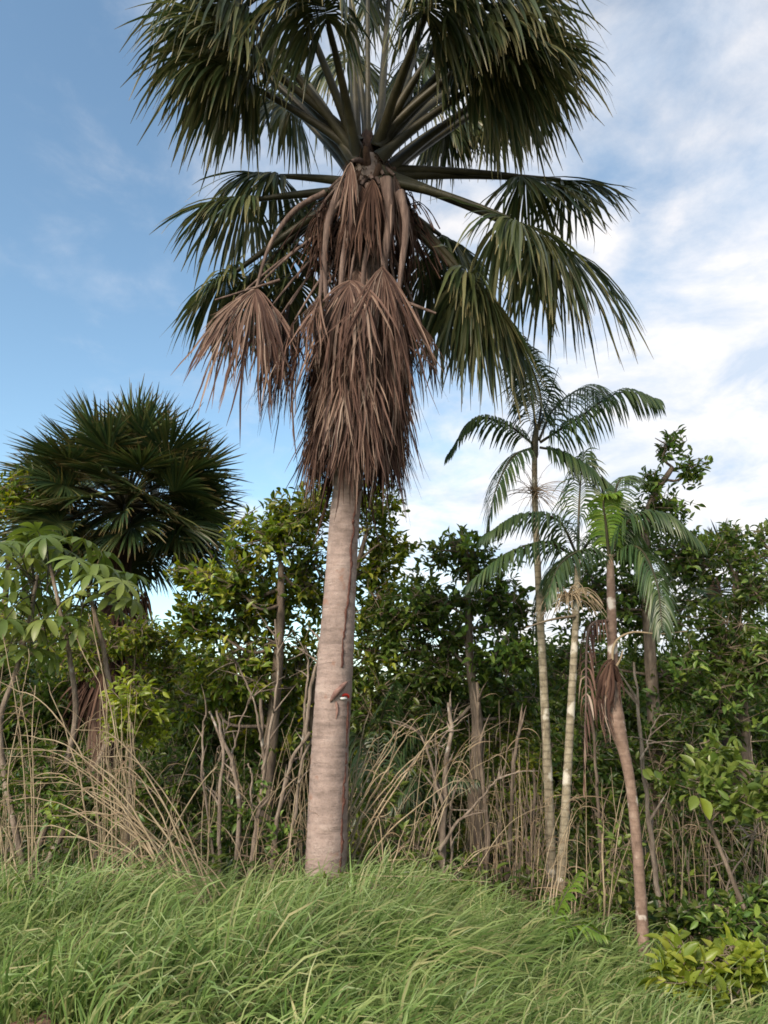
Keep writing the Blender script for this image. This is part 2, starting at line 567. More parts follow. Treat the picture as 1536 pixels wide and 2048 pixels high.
# ------------------------------------------------------------------ fan palms
def fan_blade(geo, H, d, n, L, nseg=96, spread=R(150), droop=0.8, costa=0.3, fold=0.0, k=8, wmax=0.026, power=1.25, wob=0.10, stiff=0.25, keep=1.0, lenvar=0.08, wfac=1.55):
    d = unit(d)
    n = unit(n - d * np.dot(n, d))
    s = np.cross(d, n)
    phi = np.linspace(-spread, spread, nseg) + rng.normal(0, 0.012, nseg)
    m_ = len(phi)
    a_ = np.abs(phi) / spread
    Ls = L * (1 - 0.28 * a_ ** 2) * (1 + lenvar * rng.normal(size=m_))
    if keep < 1:
        Ls = np.where(rng.random(m_) < keep, Ls, Ls * rng.uniform(0.5, 0.75, m_))
    O = H[None] + d[None] * (costa * (1 - a_) ** 1.2)[:, None]
    side = math.cos(fold) * s[None] * np.sign(phi)[:, None] + math.sin(fold) * n[None]
    D0 = np.cos(phi)[:, None] * d + np.abs(np.sin(phi))[:, None] * side + 0.05 * n + 0.03 * rng.normal(size=(m_, 3))
    D0 = unit(D0)
    tl = -np.sin(phi)[:, None] * d + np.cos(phi)[:, None] * s
    dr = droop * (1 + 0.25 * rng.normal(size=m_))
    P, D = flow(O, D0, Ls, k, dr, power, wob)
    S = tl[:, None, :] - D * np.sum(D * tl[:, None, :], -1, keepdims=True)
    S = unit(S)
    N = np.cross(S, D)
    tw = rng.normal(0, 0.5, (m_, 1)) * np.linspace(0, 1, k)[None] ** 1.0
    S2 = S * np.cos(tw)[..., None] + N * np.sin(tw)[..., None]
    N2 = np.cross(S2, D)
    ss = np.linspace(0, 1, k)
    r = Ls[:, None] * ss[None]
    dphi = 2 * spread / nseg
    w = np.minimum(0.5 * dphi * r * wfac + 0.004, wmax)
    w = w * np.clip(1.0 - np.maximum(ss - 0.55, 0)[None] / 0.47, 0.04, 1) ** 0.75
    ribbons(geo, P, S2, w, N2, 0.35)


def petiole(geo, C, H, sag=0.15, r0=0.055, r1=0.022, up=0.25, n=9):
    C, H = np.asarray(C), np.asarray(H)
    L = np.linalg.norm(H - C)
    mid1 = C + (H - C) * 0.33 + np.array((0, 0, up * L * 0.9))
    mid2 = C + (H - C) * 0.70 + np.array((0, 0, up * L * 0.7))
    pts = curve([C, mid1, mid2, H], n)
    tube(geo, pts, np.linspace(r0, r1, n) * np.array([1.5] + [1] * (n - 1)), 7)
    return unit(pts[-1] - pts[-2])


def fan_frond(parent, C, H, L, droop, mat='fan_green', pm='petiole', up=0.15, fold=-0.2, spread=150, nseg=96, roll=0.0, ddir=None, k=8, wmax=0.026, costa=0.3, wob=0.1, label=None, r0=0.055, keep=1.0, power=1.25, nrm=None):
    f = holder('frond', parent)
    g1 = Geo()
    d = petiole(g1, C, H, r0=r0, r1=r0 * 0.4, up=up)
    obj('petiole', g1, M[pm], f)
    if ddir is not None:
        d = unit(np.asarray(ddir, float))
    nv = np.array((0, 0, 1.0)) if nrm is None else np.asarray(nrm, float)
    if nrm is None and abs(d[2]) > 0.85:
        nv = unit(np.array((-(H - C)[0], -(H - C)[1], 0.3)))
    nv = unit(nv - d * np.dot(nv, d))
    sv = np.cross(d, nv)
    nv = nv * math.cos(roll) + sv * math.sin(roll)
    g2 = Geo()
    fan_blade(g2, np.asarray(H), d, nv, L, nseg, R(spread), droop, costa, fold, k, wmax, power, wob, keep=keep, lenvar=0.20 if 'dead' in mat else 0.13, wfac=0.85 if 'dead' in mat else 1.55)
    obj('leaf_blade', g2, M[mat], f)['kind'] = 'stuff'
    if label:
        f['label'] = label
    return f


YM = 9.0
pm_base = at(650, 1785, YM)
palm = thing('fan_palm', 'tall fan palm with pale ringed trunk and brown skirt of dead leaves', 'palm tree', (pm_base[0], pm_base[1], float(ground_z(pm_base[0], YM))))
tr = [(646, 1905, 88), (650, 1790, 84), (653, 1700, 80), (660, 1500, 76), (666, 1400, 73), (677, 1230, 66), (688, 1050, 59), (697, 960, 56), (712, 760, 54), (726, 600, 54), (735, 480, 58), (738, 380, 66), (738, 325, 60)]
cp = np.array([at(x, y, YM) for x, y, w in tr])
cr = np.array([0.5 * w * mpp(y, YM) for x, y, w in tr])
nT = 300
TP = curve(cp, nT)
TR = np.interp(np.linspace(0, 1, nT), np.linspace(0, 1, len(cr)), cr)
hgt = TP[:, 2]
ph = (hgt / 0.145 + 0.25 * np.sin(hgt * 2.1)) % 1.0
TR = TR * (1 + 0.014 * (1 - ph) - 0.020 * (ph > 0.90)) + 0.004 * np.sin(hgt * 3.3)
g = Geo()
tube(g, TP, TR, 40, rough=0.0035)
obj('trunk', g, M['palm_bark'], palm)


def trunk_at(z):
    return TP[int(np.argmin(np.abs(TP[:, 2] - z)))]


def on_trunk(px, py, lift):
    """Point on the face of the main trunk towards the viewer at this photo pixel."""
    zc = at(px, py, YM)[2]
    i_ = int(np.argmin(np.abs(TP[:, 2] - zc)))
    for _ in range(4):
        q = at(px, py, YM - 0.2)
        i_ = int(np.argmin(np.abs(TP[:, 2] - q[2])))
        dx = np.clip(q[0] - TP[i_, 0], -TR[i_] * 0.96, TR[i_] * 0.96)
    yy = TP[i_, 1] - math.sqrt(max(TR[i_] ** 2 - dx ** 2, 0)) - lift
    return at(px, py, yy)


for path in ([(722, 978), (716, 985), (712, 1010), (706, 1040), (707, 1060), (701, 1100), (703, 1130), (699, 1165), (697, 1190), (693, 1220), (689, 1260), (686, 1295), (684, 1335)],
             [(696, 1402), (694, 1440), (692, 1500), (691, 1540), (687, 1575), (686, 1600), (684, 1650), (683, 1700), (680, 1745)]):
    g = Geo()
    pts = curve([on_trunk(x, y, 0.004) for x, y in path], 60)
    pts[:, 0] += 0.006 * rng.normal(size=60)
    tube(g, pts, 0.013 * (1 + 0.3 * rng.normal(size=60)), 6)
    o = obj('termite_trail', g, M['termite'], palm)
    o['label'] = 'dark thin earth trail running down the trunk'
# torn bark flap and painted mark
g = Geo()
pts = curve([on_trunk(694, 1364, 0.012), on_trunk(680, 1378, 0.03), on_trunk(668, 1392, 0.025), on_trunk(660, 1404, 0.004)], 10)
tube(g, pts, 0.62 * np.array([0.012, 0.03, 0.042, 0.05, 0.052, 0.048, 0.042, 0.034, 0.024, 0.008]), 14, rough=0.14)
o = obj('bark_flap', g, M['scar'], palm)
o['label'] = 'torn dark flap of bark'
for nm, mt, px in (('paint_mark', 'red_paint', [(684, 1392), (690, 1389), (696, 1391), (697, 1396)]), ('paint_mark', 'white_paint', [(680, 1397), (686, 1397), (693, 1397)])):
    g = Geo()
    pts = curve([on_trunk(x, y, 0.012) for x, y in px], 8)
    tube(g, pts, 0.016 * np.array([0.4, 0.8, 1, 1, 1, 1, 0.8, 0.5]), 8)
    o = obj(nm, g, M[mt], palm)
    o['label'] = 'small red mark on the trunk' if mt == 'red_paint' else 'small white mark on the trunk'
g = Geo()
pts = [on_trunk(672, 1402, 0.003), on_trunk(675, 1420, 0.004), on_trunk(672, 1438, 0.002)]
tube(g, curve(pts, 8), 0.016 * np.array([0.3, 0.8, 1, 0.9, 1, 0.9, 0.6, 0.2]), 10, rough=0.12)
obj('bark_scar', g, M['scar'], palm)

# fibrous crown heart
TOP = at(736, 345, YM)
g = Geo()
tube(g, curve([at(737, 440, YM), at(737, 390, YM), at(737, 340, YM), at(735, 300, YM), at(735, 255, YM)], 14), 0.72 * np.array([0.20, 0.23, 0.26, 0.28, 0.30, 0.30, 0.29, 0.27, 0.24, 0.21, 0.18, 0.14, 0.10, 0.05]), 24, rough=0.12)
obj('crown_heart', g, M['crown_fibre'], palm)
g = Geo()
nfb = 260
azf = rng.uniform(0, 6.283, nfb)
zf = rng.uniform(-0.75, 0.25, nfb)
P0 = TOP + np.stack([0.2 * np.cos(azf), 0.2 * np.sin(azf), zf], -1)
P, D = flow(P0, unit(np.stack([np.cos(azf), np.sin(azf), rng.normal(-0.3, 0.5, nfb)], -1)), rng.uniform(0.15, 0.6, nfb), 6, 3.5, 0.6, 0.2)
for q in P:
    tube(g, q, np.linspace(0.006, 0.002, 6), 3)
o = obj('crown_fibre', g, M['fan_dead_dark'], palm)
o['kind'] = 'stuff'
# cut and broken leaf bases clasping the top of the trunk
for q in range(16):
    az = q * 2.39996
    z0 = TOP[2] - 0.9 + 0.055 * q
    c0 = trunk_at(z0)
    dv = np.array((math.cos(az), math.sin(az), 0))
    g = Geo()
    tube(g, curve([c0 + dv * 0.10, c0 + dv * 0.24 + np.array((0, 0, 0.10)), c0 + dv * rng.uniform(0.34, 0.42) + np.array((0, 0, rng.uniform(0.05, 0.25)))], 7), np.array([0.075, 0.07, 0.062, 0.055, 0.05, 0.046, 0.03]), 8, rough=0.06)
    obj('leaf_base', g, M['crown_fibre'], palm)

# green fronds: hastula pixel, depth, blade length, droop, extra
FR = [
    # (px, py, Y, L, droop, up, fold, spread, roll)
    (455, 60, 8.9, 1.35, 1.3, 0.05, -0.5, 120, 0.5),
    (700, -60, 9.6, 1.7, 1.0, 0.02, -0.2, 150, 0.3),
    (780, -40, 10.2, 1.7, 1.2, 0.02, -0.3, 150, -0.3),
    (885, 75, 8.2, 1.6, 1.6, 0.05, -0.4, 145, 0.1),
    (1000, 75, 8.7, 1.6, 1.4, 0.06, -0.5, 140, -0.4),
    (985, 140, 10.2, 1.6, 1.3, 0.08, -0.4, 140, 0.2),
    (1035, 352, 9.6, 1.30, 0.75, 0.02, -0.5, 135, 0.35),
    (1020, 438, 8.5, 1.55, 1.5, 0.04, -0.55, 140, 0.0),
    (1090, 480, 8.8, 1.70, 1.35, 0.02, -0.6, 130, 0.3),
    (930, 560, 9.3, 1.75, 1.9, 0.00, -0.45, 120, -0.2),
    (560, 352, 9.6, 1.30, 1.5, 0.02, -0.45, 140, 0.0),
    (575, 490, 10.1, 1.40, 0.9, 0.03, -0.45, 140, -0.3),
    (830, 120, 10.5, 1.6, 1.3, 0.05, -0.3, 150, 0.0),
    (505, 115, 8.4, 1.75, 1.5, 0.04, -0.5, 140, 0.1),
    (985, 150, 8.6, 1.6, 1.4, 0.04, -0.5, 130, -0.2),
    (880, 250, 10.6, 1.4, 1.5, 0.02, -0.4, 130, 0.0),
    (915, 545, 10.0, 1.65, 2.0, 0.00, -0.5, 120, 0.2),
    (965, 590, 9.4, 1.45, 2.2, 0.00, -0.5, 110, 0.0),
    (850, 520, 9.9, 1.5, 2.0, 0.00, -0.4, 110, -0.2),
    (470, 545, 9.5, 1.15, 1.4, 0.02, -0.5, 130, 0.2),
    (600, 560, 10.0, 1.2, 1.8, 0.00, -0.4, 120, 0.0),
    (640, 400, 10.2, 1.3, 2.0, 0.00, -0.4, 120, 0.0),
    (620, 170, 10.3, 1.4, 1.5, 0.03, -0.4, 140, 0.0),
    (825, 180, 10.5, 1.4, 1.5, 0.03, -0.4, 140, 0.0),
    (470, 95, 9.3, 1.6, 1.5, 0.04, -0.5, 135, 0.2),
    (600, 10, 8.1, 2.0, 2.4, 0.02, -0.6, 125, 0.0),
    (870, -15, 8.0, 1.95, 2.4, 0.02, -0.6, 125, 0.0),
    (965, 50, 8.3, 2.0, 2.4, 0.02, -0.6, 125, 0.0),
    (500, 40, 8.3, 2.05, 2.2, 0.02, -0.6, 125, 0.1),
    (490, 165, 8.7, 1.55, 1.9, 0.03, -0.5, 125, 0.1),
    (585, 215, 9.9, 1.25, 1.8, 0.03, -0.4, 130, 0.0),
    (985, 205, 9.7, 1.40, 1.7, 0.03, -0.5, 130, 0.0),
    (1035, 150, 9.1, 1.40, 1.5, 0.03, -0.5, 130, -0.2),
    (905, 235, 10.4, 1.30, 1.6, 0.03, -0.4, 130, 0.0),
    (655, 40, 7.7, 1.45, 2.0, 0.05, -0.5, 135, 0.0),
    (850, 30, 7.6, 1.4, 2.0, 0.05, -0.5, 135, 0.0),
    (955, 110, 8.3, 1.55, 1.9, 0.05, -0.5, 135, -0.2),
    (700, 120, 10.9, 1.5, 1.5, 0.05, -0.3, 150, 0.0),
    (880, 470, 10.2, 1.3, 1.8, 0.00, -0.45, 120, 0.2),
    (1120, 360, 9.9, 1.05, 1.0, 0.02, -0.5, 120, 0.2),
    (505, 400, 9.2, 1.2, 1.7, 0.02, -0.5, 120, 0.2),
    (520, 545, 9.7, 1.15, 1.2, 0.02, -0.5, 130, 0.0),
]
for (px, py, Y, L, dr, up, fo, spd, ro) in FR:
    H = at(px, py, Y)
    C = TOP + np.array((0.14 * np.sign(H[0] - TOP[0]), 0.14 * np.sign(Y - YM), rng.uniform(-0.25, 0.15) + (0.25 if py < 200 else 0)))
    fan_frond(palm, C, H, L, dr * (2.1 if py < 300 else 1.75), up=up, fold=fo, spread=spd, roll=ro, r0=0.08, wob=0.28, power=1.05, keep=0.82)
# upright spear leaves above the frame edge
for (px, py, Y, L) in ((735, -120, 8.9, 1.5), (690, -140, 9.3, 1.5)):
    H = at(px, py, Y)
    fan_frond(palm, TOP + np.array((0, 0, 0.3)), H, L, 0.5, up=0.0, fold=0.5, spread=100)

# hanging fruit strings beside the trunk
for (px, py, Y, n_, ln) in ((640, 420, 8.8, 60, 0.85), (815, 400, 9.15, 70, 0.95), (700, 385, 8.72, 40, 0.8)):
    hp = holder('fruit_stalk', palm)
    g1, g2 = Geo(), Geo()
    H = at(px, py, Y)
    pts = curve([TOP + np.array((0, 0, -0.1)), (TOP + H) / 2 + np.array((0, 0, 0.15)), H, H + np.array((0.03, 0, -0.55))], 14)
    tube(g1, pts, np.linspace(0.03, 0.012, 14), 6)
    obj('stalk', g1, M['petiole_dead'], hp)
    idx = rng.integers(7, 14, n_)
    P0 = pts[idx] + rng.normal(0, 0.05, (n_, 3))
    D0 = unit(rng.normal(size=(n_, 3)) * np.array((0.5, 0.5, 0.2)) + DOWN * 0.6)
    P, D = flow(P0, D0, rng.uniform(0.4, 1.0, n_) * ln, 7, 2.0, 0.6, 0.15)
    for q in P:
        tube(g2, q, 0.0085 * (1 + 0.35 * np.sin(np.arange(7) * 2.6)), 4)
    o = obj('fruit_strings', g2, M['fan_dead_dark'], hp)
    o['kind'] = 'stuff'

# dead fronds: skirt round the trunk, top layers last
def trunk_centre(z):
    i_ = int(np.argmin(np.abs(TP[:, 2] - z)))
    return TP[i_]


def dead_frond(px, py, Y, L, out, mat='fan_dead', spread=75, nseg=58, droop=1.6, keep=0.75, fold=0.2, ddir=None, wmax=0.018, nrm=None, wob=0.34, r0=0.03):
    H = at(px, py, Y)
    C0 = trunk_centre(min(H[2] + 1.3, TOP[2]))
    rad = unit(np.array((H[0] - C0[0], H[1] - C0[1], 0)))
    C = C0 + rad * 0.16
    d = unit(rad * out + DOWN)
    nv = unit(rad + np.array((0, 0, 0.2)))
    fan_frond(palm, C, H, L, droop, mat, 'petiole_dead', up=0.10, fold=fold, spread=spread, nseg=nseg, ddir=d if ddir is None else ddir, k=9, wmax=wmax, costa=0.12, wob=wob, r0=r0, keep=keep, nrm=nv if nrm is None else nrm, power=0.9)


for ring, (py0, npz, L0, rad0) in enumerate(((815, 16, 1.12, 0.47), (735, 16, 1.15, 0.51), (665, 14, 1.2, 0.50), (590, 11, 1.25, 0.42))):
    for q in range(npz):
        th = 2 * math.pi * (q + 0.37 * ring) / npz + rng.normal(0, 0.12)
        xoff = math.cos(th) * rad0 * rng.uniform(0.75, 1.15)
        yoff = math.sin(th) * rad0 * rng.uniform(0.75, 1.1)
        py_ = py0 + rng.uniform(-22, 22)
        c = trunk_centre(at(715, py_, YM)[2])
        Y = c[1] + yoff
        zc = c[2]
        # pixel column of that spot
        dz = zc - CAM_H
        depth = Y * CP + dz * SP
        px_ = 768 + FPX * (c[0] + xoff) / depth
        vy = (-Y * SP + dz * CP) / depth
        dead_frond(px_, 1024 - FPX * vy, Y, L0 * rng.uniform(0.85, 1.12), rng.uniform(0.0, 0.2), spread=46, droop=2.6, nseg=76, wmax=0.016, r0=0.02, mat='fan_dead' if yoff < 0.2 and (ring > 0 or q % 2) else 'fan_dead_dark')  # rear leaves and every other lowest one take the darker brown
for q in range(26):
    th = 2 * math.pi * q / 26 + rng.normal(0, 0.1)
    c = trunk_centre(TOP[2] - rng.uniform(0.25, 0.75))
    H = c + np.array((math.cos(th), math.sin(th), 0)) * rng.uniform(0.26, 0.62)
    dv = np.array((math.cos(th), math.sin(th), 0))
    fan_frond(palm, c + dv * 0.12 + np.array((0, 0, 0.3)), H, rng.uniform(0.8, 1.25), 2.2, 'fan_dead_dark' if q % 3 else 'fan_dead', 'petiole_dead', up=0.12, fold=0.2, spread=30, nseg=40, ddir=dv * 0.12 + DOWN, k=8, wmax=0.02, costa=0.1, wob=0.22, r0=0.05, keep=0.85, nrm=dv + np.array((0, 0, 0.2)), power=0.8)
# single dead fans that stand out in front and at the side
dead_frond(765, 532, 8.35, 1.65, 0.05, spread=38, wmax=0.017, nseg=92, keep=0.95, droop=1.4, fold=0.1)
dead_frond(700, 560, 8.45, 1.5, 0.2, spread=60, nseg=64, droop=2)
dead_frond(795, 590, 8.7, 1.4, 0.1, spread=50, nseg=54, droop=2)
dead_frond(640, 590, 8.6, 1.5, 0.3, spread=55, nseg=60, droop=2)
dead_frond(512, 575, 8.55, 1.55, 0.02, spread=44, nseg=70, droop=1.5, fold=0.15, ddir=(-0.08, -0.25, -1), nrm=(0.1, -1, 0.2), wmax=0.021)
dead_frond(470, 600, 8.75, 1.2, 0.02, spread=36, nseg=44, droop=1.8, ddir=(-0.2, -0.2, -1), nrm=(-0.2, -1, 0.2), wmax=0.019)
dead_frond(545, 610, 8.75, 1.3, 0.02, spread=36, nseg=44, droop=1.8, ddir=(0.05, -0.2, -1), nrm=(0.1, -1, 0.2), wmax=0.019)
dead_frond(590, 640, 8.7, 1.25, 0.2, spread=55, nseg=56, droop=2)
dead_frond(845, 655, 9.2, 0.75, 0.3, spread=45, nseg=36, droop=2.4)
dead_frond(580, 610, 8.9, 1.35, 0.1, spread=40, nseg=50, droop=2.2, mat='fan_dead_dark')
dead_frond(600, 660, 8.6, 1.25, 0.1, spread=38, nseg=50, droop=2.2)
dead_frond(555, 640, 9.0, 1.2, 0.1, spread=38, nseg=46, droop=2.2)
# long curved dead petioles against the trunk
for pts_, r_ in (([(690, 395), (664, 430), (648, 500), (640, 600)], (0.035, 0.024)), ([(772, 360), (779, 430), (770, 520), (762, 650)], (0.085, 0.022)), ([(712, 375), (700, 450), (684, 540), (680, 680)], (0.075, 0.02)), ([(738, 370), (742, 450), (728, 540), (722, 680)], (0.06, 0.02)), ([(680, 380), (656, 450), (650, 550), (660, 690)], (0.06, 0.018)), ([(800, 385), (812, 450), (800, 560), (785, 690)], (0.065, 0.018)), ([(650, 385), (590, 420), (540, 490), (513, 575)], (0.04, 0.018)), ([(560, 560), (430, 600)], (0.02, 0.01)), ([(800, 600), (872, 627)], (0.025, 0.015))):
    g = Geo()
    pts = curve([at(x, y, YM - 0.46) for x, y in pts_], 16)
    tube(g, pts, np.linspace(r_[0], r_[1], 16) * (1 + 0.04 * rng.normal(size=16)), 12, rough=0.05)
    obj('petiole', g, M['petiole_dead'], palm)

# second fan palm, rounder and stiffer, further back on the left
YL = 16.0
LC = at(250, 1015, YL)
palm2 = thing('fan_palm', 'dense round headed dark green fan palm rising behind the big leaved sapling', 'palm tree', (LC[0], YL, float(ground_z(LC[0], YL))))
g = Geo()
tube(g, curve([(LC[0] - 0.1, YL, -0.3), (LC[0], YL, 2.5), LC + np.array((0, 0, -0.2))], 20), np.linspace(0.3, 0.24, 20), 14, rough=0.03)
obj('trunk', g, M['crown_fibre'], palm2)
nf = 76
for q in range(nf):
    u_ = (q + 0.5) / nf
    el = math.asin(1 - u_ * 1.62)
    az = q * 2.39996 + rng.normal(0, 0.15)
    dv = np.array((math.cos(az) * math.cos(el), math.sin(az) * math.cos(el), math.sin(el)))
    pl = rng.uniform(1.42, 1.62)
    H = LC + dv * pl + np.array((0, 0, -0.12 * math.cos(el)))
    fan_frond(palm2, LC + dv * 0.12, H, rng.uniform(1.02, 1.12), 0.12 if el > 0.3 else (0.4 if el > -0.2 else 0.8), 'fan_far', 'petiole', up=0.06, fold=rng.uniform(-0.35, 0.5), spread=150, nseg=88, k=5, wmax=0.026, costa=0.2, wob=0.05, r0=0.035, roll=rng.normal(0, 0.5))
for q in range(16):
    az = q * 2.39996
    zt = rng.uniform(0.0, 1.0)
    H = np.array((LC[0] + 0.5 * math.cos(az) * rng.uniform(0.6, 1.5), YL + 0.5 * math.sin(az), LC[2] - 2.0 - 1.6 * zt))
    fan_frond(palm2, np.array((LC[0], YL, H[2] + 0.8)), H, 1.2, 1.8, 'fan_dead_dark', 'petiole_dead', up=0.1, spread=70, nseg=36, ddir=unit(np.array((math.cos(az) * 0.3, math.sin(az) * 0.3, -1))), k=5, wmax=0.03, costa=0.1, wob=0.2, r0=0.03, nrm=np.array((math.cos(az), math.sin(az), 0.1)))
g = Geo()
P0 = at(285, 1190, 15.6) + rng.normal(0, 0.06, (40, 3))
P, D = flow(P0, unit(rng.normal(0, 0.4, (40, 3)) + DOWN), rng.uniform(0.3, 0.8, 40), 6, 1.5, 0.6, 0.2)
for q in P:
    tube(g, q, 0.012, 4)
o = obj('fruit_strings', g, M['fan_dead_dark'], palm2)
o['kind'] = 'stuff'

# small far fan palm between the trees on the right
c3 = at(1425, 1160, 17.5)
palm3 = thing('fan_palm', 'small dark fan palm half hidden between the trees beyond the reddish palm', 'palm tree', (c3[0], 17.5, float(ground_z(c3[0], 17.5))))
g = Geo()
tube(g, curve([(c3[0], 17.5, -0.8), (c3[0], 17.5, 2), c3], 10), np.linspace(0.2, 0.16, 10), 10, rough=0.03)
obj('trunk', g, M['crown_fibre'], palm3)
for q in range(16):
    el = math.asin(1 - (q + 0.5) / 16 * 1.7)
    az = q * 2.39996
    dv = np.array((math.cos(az) * math.cos(el), math.sin(az) * math.cos(el), math.sin(el)))
    fan_frond(palm3, c3 + dv * 0.08, c3 + dv * 0.75, 0.75, 0.5, 'fan_far', 'petiole', up=0.05, fold=rng.uniform(-0.3, 0.3), spread=125, nseg=44, k=4, wmax=0.022, costa=0.12, wob=0.05, r0=0.025)


# ------------------------------------------------------------------ feather palms
def feather_frond(parent, ctrl, Ys, L, mat='feather', n=56, droop=1.6, r0=0.022, w=0.0135, ragged=0.06, name='frond', pm='petiole', flat=0.75, k=6, bare=0.10):
    f = holder(name, parent)
    ctrl3 = [at(x, y, Y) for (x, y), Y in zip(ctrl, Ys)]
    rc = curve(ctrl3, 40)
    g1, g2 = Geo(), Geo()
    tube(g1, rc, np.linspace(r0, 0.004, 40), 6)
    obj('rachis', g1, M[pm], f)
    tt = np.linspace(bare, 0.995, n)
    idx = tt * 39
    i0 = np.clip(idx.astype(int), 0, 38)
    fr = (idx - i0)[:, None]
    P0 = rc[i0] * (1 - fr) + rc[i0 + 1] * fr
    T = unit(rc[i0 + 1] - rc[i0])
    up = np.array((0, 0, 1.0))
    S = unit(np.cross(T, up[None]) + 1e-4)
    Nn = np.cross(S, T)
    for sg in (-1, 1):
        D0 = unit(S * sg * flat + T * (0.35 + 0.5 * tt[:, None]) + Nn * 0.12 + ragged * rng.normal(size=(n, 3)))
        Ls = 1.08 * L * (np.sin(np.pi * (0.12 + 0.80 * tt ** 0.85)) ** 0.7) * (1 + 0.08 * rng.normal(size=n))
        P, D = flow(P0, D0, Ls, k, droop * 1.6 * (1 + 0.2 * rng.normal(size=n)), 0.8, 0.05)
        Sd = T[:, None] - D * np.sum(D * T[:, None], -1, keepdims=True)
        Sd = unit(Sd)
        N2 = np.cross(Sd, D)
        s_ = np.linspace(0, 1, k)
        ww = w * np.clip(np.sin(np.pi * (0.12 + 0.86 * s_)), 0.06, 1)[None] * np.ones((n, 1))
        ribbons(g2, P, Sd, ww, N2, 0.3)
    obj('leaflets', g2, M[mat], f)['kind'] = 'stuff'
    return f


def slim_trunk(parent, px, Y, w, mat, name='trunk', sides=12, ringstep=0.16, amp=0.05, nodes=True):
    pts = curve([at(x, y, Y + dy) for x, y, dy in px], 120)
    rad = np.interp(np.linspace(0, 1, 120), np.linspace(0, 1, len(w)), w)
    if nodes:
        ph_ = (pts[:, 2] / ringstep) % 1
        rad = rad * (1 + amp * (ph_ < 0.16))
    g_ = Geo()
    tube(g_, pts, rad, sides, rough=0.012)
    return obj(name, g_, M[mat], parent)


YA = 10.4
b_ = at(1105, 1835, YA)
pa = thing('feather_palm', 'tallest slender feather palm, ringed pale trunk, crown open against the clouds', 'palm tree', (b_[0], YA, float(ground_z(b_[0], YA))))
slim_trunk(pa, [(1108, 1900, 0), (1104, 1780, 0), (1098, 1600, 0), (1088, 1380, 0), (1076, 1150, 0), (1070, 1000, 0), (1069, 905, 0)], YA, [0.072, 0.068, 0.06, 0.055, 0.048, 0.043, 0.04], 'thin_palm_bark')
g = Geo()
tube(g, curve([at(1069, 915, YA), at(1070, 880, YA), at(1074, 850, YA)], 8), [0.05, 0.055, 0.055, 0.05, 0.05, 0.045, 0.04, 0.03], 10)
obj('crown_shaft', g, M['petiole'], pa)
for ctrl, Ys, L, dr in (
        ([(1074, 870), (1082, 800), (1062, 730), (1030, 668)], (YA, YA, YA - 0.3, YA - 0.6), 0.62, 1.9),
        ([(1072, 872), (1065, 790), (1058, 730), (1050, 690)], (YA, YA + 0.3, YA + 0.6, YA + 0.9), 0.55, 1.9),
        ([(1066, 888), (1015, 850), (950, 838), (897, 908)], (YA, YA - 0.2, YA - 0.4, YA - 0.5), 0.46, 1.9),
        ([(1078, 880), (1110, 815), (1170, 775), (1215, 792)], (YA, YA + 0.3, YA + 0.6, YA + 0.9), 0.62, 1.7),
        ([(1080, 885), (1150, 840), (1240, 785), (1316, 800)], (YA, YA - 0.3, YA - 0.5, YA - 0.6), 0.60, 2.4),
        ([(1066, 895), (1025, 915), (990, 985), (972, 1085)], (YA, YA - 0.3, YA - 0.5, YA - 0.5), 0.50, 1.5),
        ([(1080, 895), (1125, 905), (1190, 945), (1262, 1020)], (YA, YA - 0.2, YA - 0.4, YA - 0.4), 0.56, 2.2),
        ):
    feather_frond(pa, ctrl, Ys, L, droop=dr)
g = Geo()
tube(g, curve([at(1078, 860, YA), at(1096, 800, YA), at(1117, 735, YA)], 10), np.linspace(0.014, 0.004, 10), 6)
obj('spear_leaf', g, M['petiole'], pa)
g = Geo()
P0 = at(1068, 985, YA - 0.06) + rng.normal(0, 0.03, (70, 3))
P, D = flow(P0, unit(rng.normal(size=(70, 3)) * np.array((1, 1, 0.7)) + np.array((0.15, 0, 0.1))), rng.uniform(0.35, 0.62, 70), 6, 0.9, 1.0, 0.12)
for q in P:
    tube(g, q, np.linspace(0.005, 0.0025, 6), 3)
o = obj('flower_spray', g, M['dry_plume'], pa)
o['kind'] = 'stuff'

YB = 10.0
b_ = at(1122, 1800, YB)
pb = thing('feather_palm', 'slender feather palm with greyish trunk and dry brown flower spray, beside the tallest one', 'palm tree', (b_[0], YB, float(ground_z(b_[0], YB))))
slim_trunk(pb, [(1122, 1900, 0), (1122, 1770, 0), (1132, 1600, 0), (1143, 1400, 0), (1151, 1250, 0), (1156, 1120, 0)], YB, [0.064, 0.06, 0.056, 0.05, 0.044, 0.038], 'thin_palm_bark')
for ctrl, Ys, L, dr in (
        ([(1154, 1110), (1115, 1040), (1040, 1030), (965, 1075)], (YB, YB - 0.2, YB - 0.4, YB - 0.5), 0.46, 2.0),
        ([(1154, 1115), (1090, 1085), (1010, 1110), (935, 1170)], (YB, YB - 0.3, YB - 0.6, YB - 0.7), 0.46, 2.0),
        ([(1156, 1110), (1158, 1020), (1162, 950), (1168, 905)], (YB, YB, YB + 0.1, YB + 0.2), 0.52, 1.8),
        ([(1158, 1112), (1200, 1060), (1262, 1060), (1300, 1130)], (YB, YB - 0.5, YB - 0.8, YB - 0.9), 0.50, 2.0),
        ([(1156, 1116), (1120, 1130), (1085, 1180), (1070, 1260)], (YB, YB + 0.3, YB + 0.5, YB + 0.6), 0.42, 1.8)):
    feather_frond(pb, ctrl, Ys, L, droop=dr)
g = Geo()
P0 = at(1140, 1195, YB - 0.1) + rng.normal(0, 0.025, (60, 3))
P, D = flow(P0, unit(rng.normal(size=(60, 3)) * np.array((1, 0.8, 0.3)) + np.array((-0.15, 0, 0.45))), rng.uniform(0.4, 0.62, 60), 7, 2.4, 1.0, 0.06)
